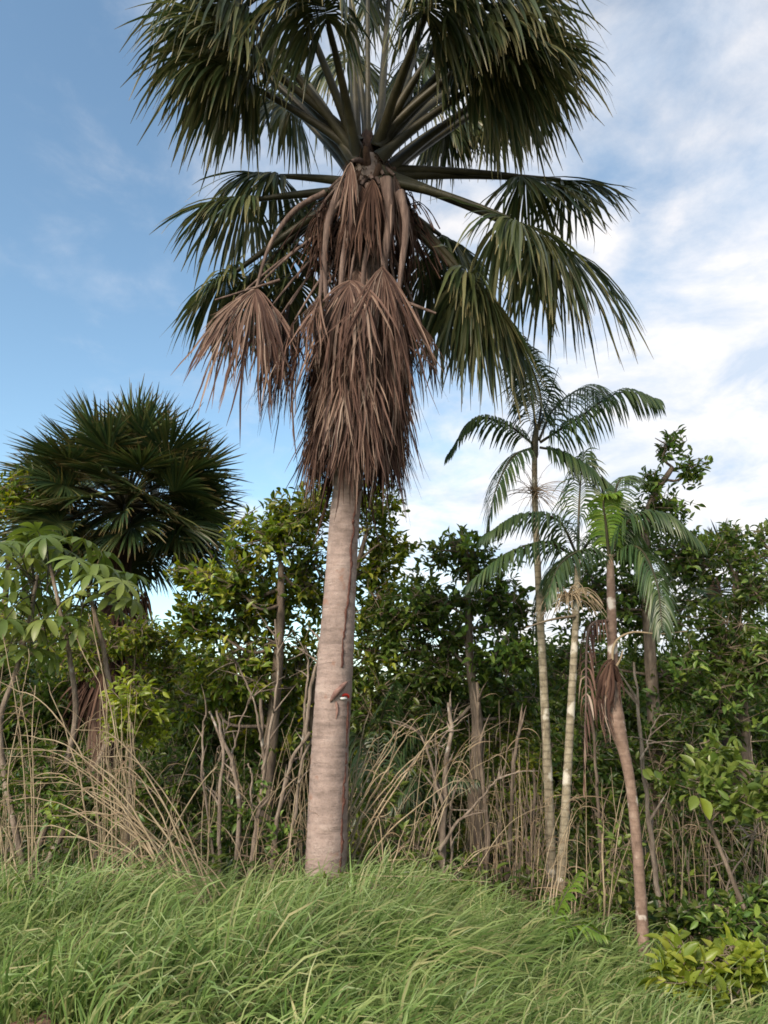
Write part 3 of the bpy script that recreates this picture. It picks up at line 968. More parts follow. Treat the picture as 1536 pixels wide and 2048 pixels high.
for q in P:
    tube(g, q, np.linspace(0.0075, 0.004, 7), 4)
o = obj('flower_spray', g, M['dry_stalk'], pb)
o['kind'] = 'stuff'
g = Geo()
tube(g, curve([at(1150, 1232, YB - 0.05), at(1100, 1240, YB - 0.2), at(1052, 1255, YB - 0.3)], 8), np.linspace(0.02, 0.008, 8), 6)
obj('dead_branch', g, M['twig'], pb)

YC = 8.6
b_ = at(1290, 1955, YC)
pc = thing('feather_palm', 'reddish trunked feather palm with swollen neck, dead sheaths and white patches low down', 'palm tree', (b_[0], YC, float(ground_z(b_[0], YC))))
slim_trunk(pc, [(1296, 2010, 0), (1290, 1930, 0), (1283, 1820, 0), (1274, 1690, 0), (1261, 1570, 0), (1247, 1500, 0), (1237, 1465, 0), (1231, 1435, 0), (1228, 1405, 0), (1226, 1340, 0), (1224, 1260, 0), (1222, 1180, 0), (1220, 1110, 0)], YC,
           [0.07, 0.064, 0.06, 0.056, 0.055, 0.062, 0.088, 0.098, 0.086, 0.062, 0.055, 0.05, 0.04], 'red_palm_bark', ringstep=0.10, amp=0.02)
for ctrl, Ys, L, dr, mt in (
        ([(1220, 1110), (1260, 1040), (1330, 1030), (1400, 1085)], (YC, YC - 0.2, YC - 0.4, YC - 0.5), 0.46, 2.1, 'feather'),
        ([(1222, 1115), (1275, 1095), (1312, 1160), (1325, 1260)], (YC, YC - 0.3, YC - 0.6, YC - 0.7), 0.44, 1.9, 'feather'),
        ([(1220, 1108), (1222, 1030), (1240, 960), (1272, 955)], (YC, YC + 0.1, YC + 0.3, YC + 0.5), 0.34, 1.3, 'feather'),
        ([(1218, 1112), (1212, 1050), (1208, 1000), (1236, 985)], (YC, YC - 0.1, YC - 0.2, YC - 0.3), 0.24, 1.2, 'feather_young'),
        ([(1218, 1116), (1170, 1100), (1120, 1130), (1092, 1200)], (YC, YC - 0.4, YC - 0.7, YC - 0.8), 0.40, 2.0, 'feather')):
    feather_frond(pc, ctrl, Ys, L, mat=mt, droop=dr, w=0.011)
# dead sheaths hanging at the swollen neck
g_list = [([(1226, 1320), (1205, 1350), (1192, 1400), (1190, 1450)], 0.05), ([(1226, 1330), (1212, 1380), (1205, 1440), (1214, 1490)], 0.045), ([(1228, 1330), (1236, 1370), (1240, 1410)], 0.05),
          ([(1222, 1330), (1218, 1390), (1222, 1420)], 0.055), ([(1200, 1400), (1206, 1440), (1214, 1495)], 0.02)]
for px_, w_ in g_list:
    g = Geo()
    pts = curve([at(x, y, YC - 0.12 + 0.03 * rng.normal()) for x, y in px_], 10)[None]
    Dv = unit(np.gradient(pts, axis=1))
    Sv = unit(np.cross(Dv, np.array((0.2, 1, 0.1))))
    for e_ in np.linspace(-1, 1, 6):
        fan = np.linspace(0.15, 1, 10)[None, :, None] ** 0.6
        ln_ = rng.uniform(0.7, 1.1)
        p2 = pts[:, :1] + (pts - pts[:, :1]) * ln_ + Sv * e_ * w_ * fan + 0.012 * np.cumsum(rng.normal(size=pts.shape), 1) * 0.6
        ribbons(g, p2, Sv, 0.26 * w_ * np.array([[0.6, 0.9, 1, 1, 1, 0.9, 0.8, 0.6, 0.4, 0.1]]), np.cross(Sv, Dv), 0.6)
    o = obj('dead_sheath', g, M['fan_dead_dark' if w_ > 0.048 else 'fan_dead'], pc)
for px_ in ([(1226, 1350), (1228, 1290), (1262, 1265), (1320, 1268), (1375, 1262)], [(1228, 1340), (1240, 1320), (1246, 1300)]):
    g = Geo()
    tube(g, curve([at(x, y, YC - 0.1) for x, y in px_], 20), np.linspace(0.016, 0.006, 20), 6)
    obj('dead_branch', g, M['dry_stalk'], pc)
feather_frond(pc, [(1222, 1240), (1178, 1260), (1172, 1400), (1168, 1570)], (YC, YC - 0.1, YC - 0.2, YC - 0.2), 0.35, mat='fan_dead', n=26, droop=6, w=0.012, pm='petiole_dead')['label'] = 'dead brown frond hanging straight down'

# ------------------------------------------------------------------ broadleaf foliage
LX = np.array([0.0, 0.14, 0.38, 0.66, 0.88, 1.0])
LWd = np.array([0.03, 0.30, 0.50, 0.44, 0.20, 0.01])


def leaf_template(full=True, curl=0.22, fold=0.28):
    x, w = (LX, LWd) if full else (np.array([0.0, 0.30, 0.70, 1.0]), np.array([0.05, 0.46, 0.40, 0.02]))
    c = 3
    V = []
    for xi, wi in zip(x, w):
        z = -curl * xi ** 2 + 0.06 * xi
        for yi in (-1, 0, 1):
            V.append((xi, yi * wi, z + (fold * wi if yi else 0.0)))
    k = len(x)
    F = [(a * c + b, a * c + b + 1, (a + 1) * c + b + 1, (a + 1) * c + b) for a in range(k - 1) for b in range(c - 1)]
    return np.array(V), np.array(F)


TPL = {True: leaf_template(True), False: leaf_template(False)}


def leaf_frames(P, D, L, ratio):
    """Frames for leaves at P pointing along D with upper side roughly up."""
    n = len(P)
    up = np.array((-0.15, -0.35, 1.0)) + 0.8 * rng.normal(size=(n, 3))
    S = unit(np.cross(D, up))
    N = np.cross(S, D)
    N = np.where(N[:, 2:3] < 0, -N, N)
    S = np.cross(D, N)
    W = L * ratio
    return S, N, W


def add_leaves(geo, P, D, L, ratio, full):
    S, N, W = leaf_frames(P, D, L, ratio)
    V0, F0 = TPL[full]
    V = P[:, None] + (D * L[:, None])[:, None] * V0[None, :, 0:1] + (S * W[:, None])[:, None] * V0[None, :, 1:2] + (N * L[:, None])[:, None] * V0[None, :, 2:3]
    F = F0[None] + (np.arange(len(P)) * len(V0))[:, None, None]
    geo.add(V, F, np.broadcast_to(V0[None, :, 0], (len(P), len(V0))))


_leaf_mesh = {}


def leaf_objects(parent, P, D, L, ratio, matkey):
    key = matkey
    if key not in _leaf_mesh:
        g_ = Geo()
        V0, F0 = TPL[True]
        g_.add(V0.copy(), F0, V0[:, 0])
        _leaf_mesh[key] = g_.mesh('leaf', M['leaf_parts'][matkey])
    me = _leaf_mesh[key]
    S, N, W = leaf_frames(P, D, L, ratio)
    o_ = np.array(world_of(parent))
    for q in range(len(P)):
        o = bpy.data.objects.new('leaf', me)
        col.objects.link(o)
        o.parent = parent
        d, s, n_ = D[q] * L[q], S[q] * W[q], N[q] * L[q]
        b = P[q] - o_
        o.matrix_local = Matrix(((d[0], s[0], n_[0], b[0]), (d[1], s[1], n_[1], b[1]), (d[2], s[2], n_[2], b[2]), (0, 0, 0, 1)))


def blob_twigs(px, py, Y, rx, ry, n, ryd=None, hollow=0.35, clump=14):
    """Twig tips in an uneven cloud round a photo pixel; radii in photo pixels."""
    c = at(px, py, Y)
    m_ = mpp(py, Y)
    rad = np.array((rx * m_, (ryd if ryd else 0.5 * (rx + ry) * m_), ry * m_))
    sub = unit(rng.normal(size=(clump, 3))) * rng.uniform(0.2, 1.0, (clump, 1))
    pick = rng.integers(0, clump, n)
    q = sub[pick] + rng.normal(0, 0.46, (n, 3))
    ln = np.linalg.norm(q, axis=1, keepdims=True)
    q = np.where(ln > 1.3, q / ln * rng.uniform(0.9, 1.3, (n, 1)), q)
    return c, c + q * rad, c + sub * rad, pick


def woody(name, label, cat, base, trunk_px, blobs, leafL, mat, matwood='grey_bark', tr_r=(0.10, 0.04), per=9, ratio=0.42, full=True, parts=0, partmat=None, group=None, twigL=0.36, whorl=False, upw=0.35, extra_trunks=(), dens=1.0):
    """A tree or shrub: trunk, limbs to each cluster, twigs, and leaves on the twigs."""
    bx, by = base
    root = thing(name, label, cat, (bx, by, float(ground_z(bx, by))), group)
    gz = float(ground_z(bx, by))
    top = None
    for tp, rr in [(trunk_px, tr_r)] + list(extra_trunks):
        pts = curve([np.array((bx, by, gz - 0.15))] + [at(x, y, Y) for x, y, Y in tp], 30)
        g_ = Geo()
        tube(g_, pts, np.linspace(rr[0], rr[1], 30), 10, rough=0.05)
        obj('trunk', g_, M[matwood], root)
        top = pts if top is None else np.vstack([top, pts])
    gl, gt = Geo(), Geo()
    allP, allD, allL = [], [], []
    for bl in blobs:
        c, tips, nodes, pick = blob_twigs(*bl[:5], int(bl[5] * dens))
        near = top[np.argmin(np.linalg.norm(top - c, axis=1) + 1.6 * np.maximum(top[:, 2] - c[2] + 0.3, 0))]
        gb = Geo()
        mid = (near + c) / 2 + (rng.normal(0, 0.12, 3) + np.array((0, 0, -0.12))) * np.linalg.norm(c - near)
        tube(gb, curve([near, mid, c], 10), np.linspace(tr_r[1] * 0.62, tr_r[1] * 0.3, 10), 6, rough=0.06)
        for nd in nodes:
            m2 = (c + nd) / 2 + rng.normal(0, 0.08, 3) * np.linalg.norm(nd - c)
            tube(gb, curve([c, m2, nd], 6), np.linspace(tr_r[1] * 0.42, tr_r[1] * 0.16, 6), 5)
        obj('limb', gb, M[matwood], root)
        base_ = nodes[pick]
        for q in range(len(tips)):
            tube(gt, curve([base_[q], (base_[q] + tips[q]) / 2 + rng.normal(0, 0.03, 3), tips[q]], 4), np.array([0.008, 0.006, 0.005, 0.003]) * (1 if leafL > 0.1 else 0.8), 3)
        out_ = unit(tips - base_ + 0.25 * (tips - c) + np.array((0, 0, upw * 0.6)))
        for q in range(per):
            s_ = (q + 0.5) / per
            P = tips - out_ * (twigL * (1 - s_))[..., None] if np.ndim(s_) else tips - out_ * twigL * (1 - s_)
            P = P + 0.012 * rng.normal(size=P.shape)
            az = q * 2.4 + rng.uniform(0, 6.28, len(tips))
            ax1 = unit(np.cross(out_, np.array((0.3, 0.2, 1.0))))
            ax2 = np.cross(out_, ax1)
            rad_ = np.cos(az)[:, None] * ax1 + np.sin(az)[:, None] * ax2
            D = unit(out_ * (0.35 + 0.6 * s_) + rad_ * 0.9 + np.array((0, 0, upw - 0.45 * rng.random())) + 0.2 * rng.normal(size=P.shape))
            allP.append(P)
            allD.append(D)
            allL.append(leafL * rng.uniform(0.6, 1.15, len(tips)))
    P, D, L = np.concatenate(allP), np.concatenate(allD), np.concatenate(allL)
    sel = np.ones(len(P), bool)
    if parts:
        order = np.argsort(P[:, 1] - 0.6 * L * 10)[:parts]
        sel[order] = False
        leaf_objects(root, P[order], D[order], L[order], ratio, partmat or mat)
    if sel.any():
        add_leaves(gl, P[sel], D[sel], L[sel], ratio, full)
        o = obj('crown', gl, M[mat], root)
        o['kind'] = 'stuff'
    o = obj('twigs', gt, M['twig'], root)
    o['kind'] = 'stuff'
    return root


def gx(px, py, Y):
    p_ = at(px, py, Y)
    return (p_[0], Y)


# trees near the fan palm
woody('leafy_tree', 'olive topped leafy tree with grey forked trunk close to the fan palm trunk', 'tree', gx(530, 1700, 12.0),
      [(535, 1560, 12), (550, 1400, 12), (560, 1250, 12), (562, 1130, 12)],
      [(540, 1075, 12.0, 80, 65, 120), (600, 1030, 12.3, 60, 55, 70), (470, 1170, 11.8, 85, 55, 110), (400, 1240, 11.8, 60, 55, 80), (560, 1190, 12.4, 75, 60, 100), (480, 1320, 12, 100, 70, 130), (600, 1330, 12.6, 60, 80, 70), (385, 1140, 11.9, 45, 24, 26), (430, 1400, 12.2, 90, 80, 80), (550, 1430, 12.5, 100, 80, 90), (500, 1240, 12.2, 90, 60, 70), (620, 1120, 12.6, 60, 70, 50)],
      0.155, 'leaf_olive', tr_r=(0.13, 0.05), per=8, parts=220)
woody('leafy_tree', 'thin leafy tree rising just behind the fan palm trunk below the skirt', 'tree', gx(650, 1700, 12.8),
      [(625, 1500, 12.8), (640, 1350, 12.8), (700, 1180, 12.8), (735, 1060, 12.8)],
      [(745, 1010, 12.8, 60, 50, 60), (785, 1085, 12.9, 55, 45, 56), (640, 990, 12.9, 45, 40, 40), (740, 1130, 13, 60, 35, 50), (620, 1180, 13, 50, 60, 50), (760, 1200, 13, 80, 60, 60), (740, 1300, 13.2, 90, 90, 90), (740, 1420, 13.4, 90, 80, 80)],
      0.155, 'leaf_olive', tr_r=(0.10, 0.035), per=8, parts=120)
woody('leafy_tree', 'dark leafy tree with yellowish top between fan palm trunk and feather palms', 'tree', gx(960, 1750, 12.2),
      [(950, 1600, 12.2), (955, 1450, 12.2), (940, 1320, 12.2), (935, 1180, 12.2)],
      [(935, 1110, 12.2, 75, 55, 100), (860, 1190, 12.2, 75, 60, 110), (985, 1190, 12.4, 70, 65, 100), (900, 1290, 12.6, 110, 70, 150), (790, 1240, 12.6, 70, 60, 90), (1000, 1300, 12.0, 60, 60, 70), (830, 1360, 12.9, 100, 70, 120), (1030, 1220, 12.6, 60, 60, 40), (930, 1400, 13, 120, 80, 110), (1030, 1390, 13, 80, 80, 80)],
      0.155, 'leaf_dark', tr_r=(0.13, 0.05), per=8, parts=220)
woody('leafy_tree', 'tree behind the feather palms with one long leafy shoot raised above them', 'tree', gx(1310, 1700, 12.6),
      [(1310, 1500, 12.6), (1300, 1300, 12.6), (1290, 1120, 12.6), (1300, 1010, 12.6), (1345, 935, 12.6)],
      [(1335, 890, 12.6, 30, 34, 22), (1382, 930, 12.6, 30, 28, 22), (1300, 965, 12.6, 34, 26, 20), (1330, 1010, 12.7, 60, 35, 50), (1260, 1060, 12.8, 80, 60, 110), (1370, 1110, 12.8, 80, 60, 110), (1200, 1180, 13, 90, 80, 130), (1310, 1220, 13, 100, 80, 140), (1150, 1320, 13.2, 90, 80, 110), (1330, 1350, 12.8, 90, 70, 110)],
      0.15, 'leaf_mid', tr_r=(0.13, 0.045), per=8, parts=160)
woody('leafy_tree', 'leafy tree filling the picture edge beside the raised shoot, pinkish new tips', 'tree', gx(1500, 1750, 13.0),
      [(1490, 1500, 13), (1480, 1300, 13), (1470, 1150, 13)],
      [(1440, 1090, 13, 70, 40, 60), (1500, 1180, 13, 90, 70, 110), (1540, 1100, 13.4, 50, 50, 50), (1450, 1280, 12.8, 90, 80, 120), (1540, 1340, 12.6, 80, 80, 100), (1440, 1420, 12.8, 100, 70, 110)],
      0.15, 'leaf_mid', tr_r=(0.13, 0.05), per=8, parts=120)
woody('leafy_tree', 'olive leafed tree peeping out beside the round fan palm at the picture edge', 'tree', gx(-20, 1500, 17.5),
      [(-10, 1400, 17.5), (10, 1200, 17.5), (20, 1080, 17.5)],
      [(25, 985, 14.6, 55, 45, 60), (-20, 1060, 17, 90, 90, 120), (60, 1260, 17, 110, 110, 160)],
      0.17, 'leaf_olive', tr_r=(0.12, 0.05), per=7, full=False)

# understorey shrubs: (label, px, py_base, Y, blobs, leaf, material, per, parts)
SH = [
    ('yellow green leafy shrub among the dry stalks, below the round fan palm', 260, 1700, 9.6, [(265, 1395, 9.6, 65, 42, 34), (240, 1445, 9.6, 55, 40, 26), (300, 1450, 9.8, 35, 40, 14)], 0.145, 'leaf_bright', 7, 150),
    ('low green shrub spreading behind the arching dry stalks', 200, 1760, 10.0, [(190, 1600, 10, 110, 60, 90), (320, 1570, 10.3, 90, 60, 70), (100, 1560, 10.2, 90, 70, 70)], 0.12, 'leaf_mid', 8, 100),
    ('dull olive bush in front of the round fan palm trunk', 260, 1700, 13.0, [(270, 1275, 13, 60, 38, 70), (200, 1300, 13.2, 70, 60, 80), (330, 1330, 13.3, 60, 60, 70)], 0.12, 'leaf_olive', 8, 60),
    ('dark bush between the round fan palm and the grey forked trunk', 380, 1720, 13.6, [(370, 1420, 13.6, 100, 110, 190), (440, 1520, 13.6, 100, 100, 160), (330, 1580, 13.2, 90, 90, 130)], 0.14, 'leaf_dark', 8, 60),
    ('green bush behind the multi stemmed bare shrub', 520, 1740, 12.8, [(530, 1580, 12.8, 110, 90, 150), (600, 1480, 13.4, 90, 90, 120), (480, 1660, 12.4, 90, 70, 90)], 0.13, 'leaf_mid', 8, 60),
    ('small glossy shrub right behind the fan palm trunk at knee height', 710, 1760, 9.9, [(715, 1690, 9.9, 35, 50, 26)], 0.12, 'leaf_bright', 7, 60),
    ('dark bush behind the forked dead shrub', 800, 1780, 13.4, [(760, 1430, 13.4, 100, 80, 140), (800, 1560, 13.4, 110, 90, 160), (900, 1560, 13.4, 100, 100, 150), (760, 1680, 13, 100, 80, 120)], 0.14, 'leaf_dark', 8, 50),
    ('olive bush behind the brown vertical brush', 1010, 1800, 13.0, [(1010, 1480, 13.2, 80, 80, 110), (1030, 1600, 13, 80, 90, 110), (990, 1720, 12.8, 90, 90, 120)], 0.12, 'leaf_olive', 8, 50),
    ('dark green bush between the slender feather palms and the reddish trunk', 1190, 1840, 11.8, [(1180, 1480, 12.4, 70, 90, 110), (1190, 1620, 12, 70, 90, 110), (1180, 1760, 11.6, 80, 80, 110)], 0.13, 'leaf_dark', 8, 50),
    ('shaded bush behind the reddish trunk and the leaning pale trunk', 1380, 1880, 11.6, [(1360, 1500, 12, 90, 80, 120), (1400, 1640, 11.8, 110, 90, 140), (1390, 1760, 11.2, 100, 70, 120), (1500, 1700, 11.6, 90, 110, 140)], 0.13, 'leaf_dark', 8, 50),
    ('light green leafy branch spread at the picture edge, two big yellow leaves below it', 1560, 1800, 8.3, [(1400, 1560, 8.3, 80, 36, 24), (1480, 1590, 8.2, 60, 36, 18), (1420, 1510, 8.5, 60, 30, 16), (1530, 1570, 8.2, 50, 50, 18)], 0.17, 'leaf_fresh', 7, 300),
    ('large leaved yellow green shrub at the grass edge below the reddish trunk', 1420, 1985, 6.9, [(1360, 1905, 7.2, 55, 28, 18), (1430, 1910, 7.2, 60, 32, 20), (1505, 1920, 7.1, 55, 36, 18), (1400, 1950, 7.0, 80, 22, 14)], 0.17, 'leaf_bright', 7, 300),
    ('soft leafy weeds growing at the foot of the fan palm trunk', 745, 1850, 8.0, [(745, 1790, 8.0, 90, 28, 40), (800, 1810, 8.1, 70, 24, 26), (640, 1770, 8.2, 70, 24, 22)], 0.085, 'leaf_fresh', 8, 120),
    ('pale weeds mixed with the grass below the bent dry tuft', 90, 1850, 7.6, [(70, 1770, 7.6, 110, 34, 46), (210, 1790, 7.5, 90, 26, 30)], 0.085, 'leaf_fresh', 8, 100),
    ('green sprays of leaves poking through the dry stems just past the fan palm trunk', 800, 1850, 9.7, [(760, 1600, 9.7, 60, 60, 24), (830, 1690, 9.6, 70, 50, 26), (920, 1740, 9.6, 60, 40, 20)], 0.12, 'leaf_fresh', 7, 120),
    ('green leaves threaded through the multi stemmed bare shrub', 480, 1820, 9.9, [(480, 1600, 9.9, 70, 60, 26), (560, 1660, 9.8, 50, 50, 20), (400, 1680, 9.8, 60, 40, 20)], 0.12, 'leaf_mid', 7, 120),
    ('leafy shrub low down between the brown brush and the reddish palm', 1180, 1900, 9.8, [(1170, 1790, 9.8, 60, 50, 26), (1230, 1700, 10, 40, 60, 18), (1080, 1770, 9.9, 50, 40, 18)], 0.12, 'leaf_fresh', 7, 100),
    ('mid green low shrub behind the large leaved yellow green one', 1460, 1900, 8.4, [(1440, 1830, 8.4, 90, 40, 60), (1520, 1810, 8.6, 60, 50, 44), (1360, 1850, 8.8, 60, 40, 36)], 0.13, 'leaf_mid', 8, 120),
]
for lab, px, pyb, Y, bl, lf, mt, per, npart in SH:
    b0 = gx(px, pyb, Y)
    woody('leafy_shrub', lab, 'shrub', b0, [(bl[0][0], bl[0][1] + 40, bl[0][2])], bl, lf, mt, tr_r=(0.03, 0.018), per=per, parts=npart, dens=1.6 if Y > 10.5 else 1.15, full=Y < 10.5, upw=0.3, twigL=0.24)
# two big yellow leaves on that branch
root = [o for o in bpy.data.objects if o.type == 'EMPTY' and o.get('label', '').startswith('light green leafy branch')][0]
leaf_objects(root, np.array([at(1392, 1592, 8.05), at(1400, 1596, 8.05), at(1376, 1590, 8.1)]), unit(np.array(((-0.5, -0.4, -0.6), (0.3, -0.4, -0.9), (-0.9, -0.5, -0.3)))), np.array((0.17, 0.22, 0.14)), 0.62, 'leaf_bright')

# far trees closing the view
FT = [(90, 1295, 24, 'leaf_dark'), (330, 1355, 23, 'leaf_mid'), (470, 1385, 25, 'leaf_dark'), (640, 1415, 22, 'leaf_mid'), (790, 1405, 24, 'leaf_dark'), (960, 1405, 23, 'leaf_olive'), (1100, 1365, 22, 'leaf_mid'), (1230, 1345, 24, 'leaf_dark'), (1380, 1345, 22, 'leaf_dark'), (1530, 1305, 24, 'leaf_mid'), (200, 1365, 20, 'leaf_dark'), (-40, 1385, 19, 'leaf_dark')]
FTL = ['far tree behind the big leaved sapling at the picture edge', 'far mid green tree beneath the sky gap beside the round fan palm', 'far dark tree behind the grey forked trunk', 'far mid green tree directly behind the fan palm trunk', 'far dark tree just past the fan palm trunk towards the forked dead shrub', 'far olive tree behind the brown vertical brush', 'far tree seen between the two slender feather palm trunks', 'far dark tree behind the reddish trunk', 'far dark tree behind the light green branch', 'far mid green tree at the edge behind the tree with pinkish tips', 'far dark tree hidden behind the round fan palm trunk', 'dark tree low at the picture edge behind the dry stalks']
for (px, py, Y, mt), lab in zip(FT, FTL):
    woody('background_tree', lab, 'tree', gx(px, 1500, Y), [(px, 1480, Y), (px + 5, py, Y)],
          [(px, py, Y, 100, 75, 150), (px - 60, py + 70, Y - 0.7, 90, 80, 130), (px + 60, py + 80, Y - 0.7, 90, 80, 130), (px, py + 160, Y - 1.5, 120, 70, 130), (px - 40, py + 250, Y - 2, 120, 70, 100), (px + 50, py + 240, Y - 2, 120, 70, 100)], 0.24, mt, dens=1.9, tr_r=(0.14, 0.06), per=7, full=False, group='far trees closing the view')

# ------------------------------------------------------------------ big-leaved sapling (palmate leaves)
pal_mesh = []
for v_ in range(3):
    g = Geo()
    nl = 8
    an = np.linspace(-R(150), R(150), nl) + rng.normal(0, 0.06, nl)
    n_ = nl
    Ls = (1 - 0.22 * (np.abs(an) / R(150)) ** 2) * rng.uniform(0.92, 1.05, nl)
    k = 9
    D0 = np.stack([np.cos(an), np.sin(an), np.full(nl, 0.12)], -1)
    P, D = flow(np.zeros((nl, 3)), unit(D0), Ls, k, (1.1, 1.6, 2.2)[v_], 1.0, 0.04)
    tl = np.stack([-np.sin(an), np.cos(an), np.zeros(nl)], -1)
    S = unit(tl[:, None] - D * np.sum(D * tl[:, None], -1, keepdims=True))
    N = np.cross(D, S)
    s_ = np.linspace(0, 1, k)
    w = 0.140 * np.clip((s_ ** 0.8) * 1.6 * (1 - s_ ** 3.2), 0.02, 1)
    ribbons(g, P, S, np.broadcast_to(w, (nl, k)), N, 0.25)
    pal_mesh.append(g.mesh('leaf', M['palmate']))
YS = 10.2
sb = at(60, 1740, YS)
sap = thing('big_leaved_sapling', 'sapling with large drooping palmate leaves in front of the round fan palm', 'tree', (sb[0], YS, float(ground_z(sb[0], YS))))
stem_paths = [[(0, 1480, 0), (30, 1350, 0), (55, 1260, 0), (75, 1150, 0)], [(145, 1480, 0.1), (140, 1320, 0), (120, 1220, 0), (100, 1130, 0)], [(215, 1480, 0.2), (212, 1330, 0.1), (190, 1230, 0), (170, 1160, 0)]]
heads = []
for sp_ in stem_paths:
    pts = curve([np.array((sb[0] + rng.normal(0, 0.15), YS, float(ground_z(sb[0], YS)) - 0.1))] + [at(x, y, YS + d_) for x, y, d_ in sp_], 24)
    g = Geo()
    tube(g, pts, np.linspace(0.045, 0.022, 24), 8, rough=0.03)
    obj('stem', g, M['pale_bark'], sap)
    heads.append(pts[-1])
PL = [(75, 1062, .62), (30, 1085, .5), (-15, 1090, .5), (125, 1100, .48), (165, 1082, .55), (205, 1110, .5), (150, 1120, .45), (60, 1120, .55), (10, 1140, .55), (110, 1150, .5), (185, 1150, .55), (225, 1140, .55), (262, 1150, .5), (30, 1185, .55), (85, 1195, .55), (150, 1190, .5), (215, 1195, .5), (265, 1200, .5), (-20, 1200, .55), (10, 1240, .5), (60, 1250, .5), (125, 1235, .48), (40, 1150, .5), (-10, 1260, .5), (95, 1100, .5), (30, 1290, .42), (240, 1175, .45), (130, 1280, .4), (90, 1075, .5), (55, 1075, .5), (0, 1115, .55), (135, 1135, .5), (195, 1130, .5), (245, 1165, .5), (70, 1165, .55), (20, 1215, .55), (110, 1210, .5), (180, 1225, .5), (90, 1240, .5), (235, 1215, .45), (-20, 1150, .55), (160, 1255, .45), (60, 1300, .45), (10, 1320, .45), (100, 1310, .4)]
o_ = np.array(sap.location)
for q, (px, py, L) in enumerate(PL):
    H = at(px, py, YS + rng.uniform(-0.75, 0.75))
    hd = heads[int(np.argmin([np.linalg.norm(h - H) for h in heads]))]
    lh = holder('leaf', sap)
    g = Geo()
    start = hd + DOWN * rng.uniform(0, 0.4)
    tube(g, curve([start, (start + H) / 2 + np.array((0, 0, 0.08)), H], 8), np.linspace(0.011, 0.006, 8), 5)
    obj('leaf_stalk', g, M['petiole'], lh)
    o = bpy.data.objects.new('leaf_blade', pal_mesh[q % 3])
    col.objects.link(o)
    o.parent = lh
    out_ = unit(np.array(((H - hd)[0], (H - hd)[1] - 0.15, 0)) + 1e-3)
    n_ = unit(np.array((0, 0, 1.0)) + out_ * rng.uniform(0.2, 0.6) + 0.2 * rng.normal(size=3))
    d = unit(out_ - n_ * np.dot(out_, n_))
    s = np.cross(n_, d)
    b = H - o_
    Lm = L * rng.uniform(0.72, 0.95)
    o.matrix_local = Matrix(((d[0] * Lm, s[0] * Lm, n_[0] * Lm, b[0]), (d[1] * Lm, s[1] * Lm, n_[1] * Lm, b[1]), (d[2] * Lm, s[2] * Lm, n_[2] * Lm, b[2]), (0, 0, 0, 1)))


# ------------------------------------------------------------------ bare stems, dry stalks
def stems(name, label, cat, base_px, Y, paths, mat, group=None, part='stem', jit=0.05, sides=8, rough=0.05, n=22, straw=0):
    bx, by = gx(base_px[0], base_px[1], Y)
    root = thing(name, label, cat, (bx, by, float(ground_z(bx, by))), group)
    sp0, sd0 = [], []
    for pth, r0, r1 in paths:
        dy = rng.normal(0, jit, 1)[0]
        pts = curve([at(x, y, Y + dy + 0.25 * jit * rng.normal()) for x, y in pth], n)
        pts = pts + 0.009 * np.cumsum(rng.normal(size=pts.shape), 0) * (1 if r0 > 0.012 else 0.35)
        g_ = Geo()
        tube(g_, pts, np.linspace(r0, r1, n) * (0.52 if r0 > 0.02 else 0.75) * (1 + 0.10 * rng.normal(size=n)), sides, rough=rough)
        if r0 > 0.02:
            for _ in range(int(rng.integers(3, 7))):
                ii = int(rng.integers(n // 3, n - 1))
                dd = unit(pts[ii + 1] - pts[ii] + 0.03 * rng.normal(size=3)) + 0.9 * unit(rng.normal(size=3)) * np.array((1, 0.6, 0.5))
                q_, _d = flow(pts[ii][None], unit(dd)[None], np.array([rng.uniform(0.12, 0.55)]), 6, 0.2, 1.0, 0.25)
                tube(g_, q_[0], np.linspace(0.3 * r0 + 0.002, 0.002, 6), 5)
        obj(part, g_, M[mat], root)
        if straw:
            ii = rng.integers(2, n - 1, straw)
            sp0.append(pts[ii])
            sd0.append(unit(unit(pts[ii + 1] - pts[ii]) + 0.7 * rng.normal(size=(straw, 3))))
    if straw:
        # shredded dry leaves still hanging on the stalks
        P0_, D0_ = np.concatenate(sp0), np.concatenate(sd0)
        m_ = len(P0_)
        P_, D_ = flow(P0_, D0_, rng.uniform(0.18, 0.6, m_), 7, rng.uniform(0.8, 2.6, m_), 1.0, 0.3)
        S_ = unit(np.cross(D_, rng.normal(size=(m_, 1, 3))))
        w_ = rng.uniform(0.002, 0.006, m_)[:, None] * np.array([[0.6, 1, 1, 0.9, 0.7, 0.5, 0.1]])
        gs = Geo()
        ribbons(gs, P_, S_, w_)
        o_s = obj('dry_leaves', gs, M['dry_plume'], root)
        o_s['kind'] = 'stuff'
    return root


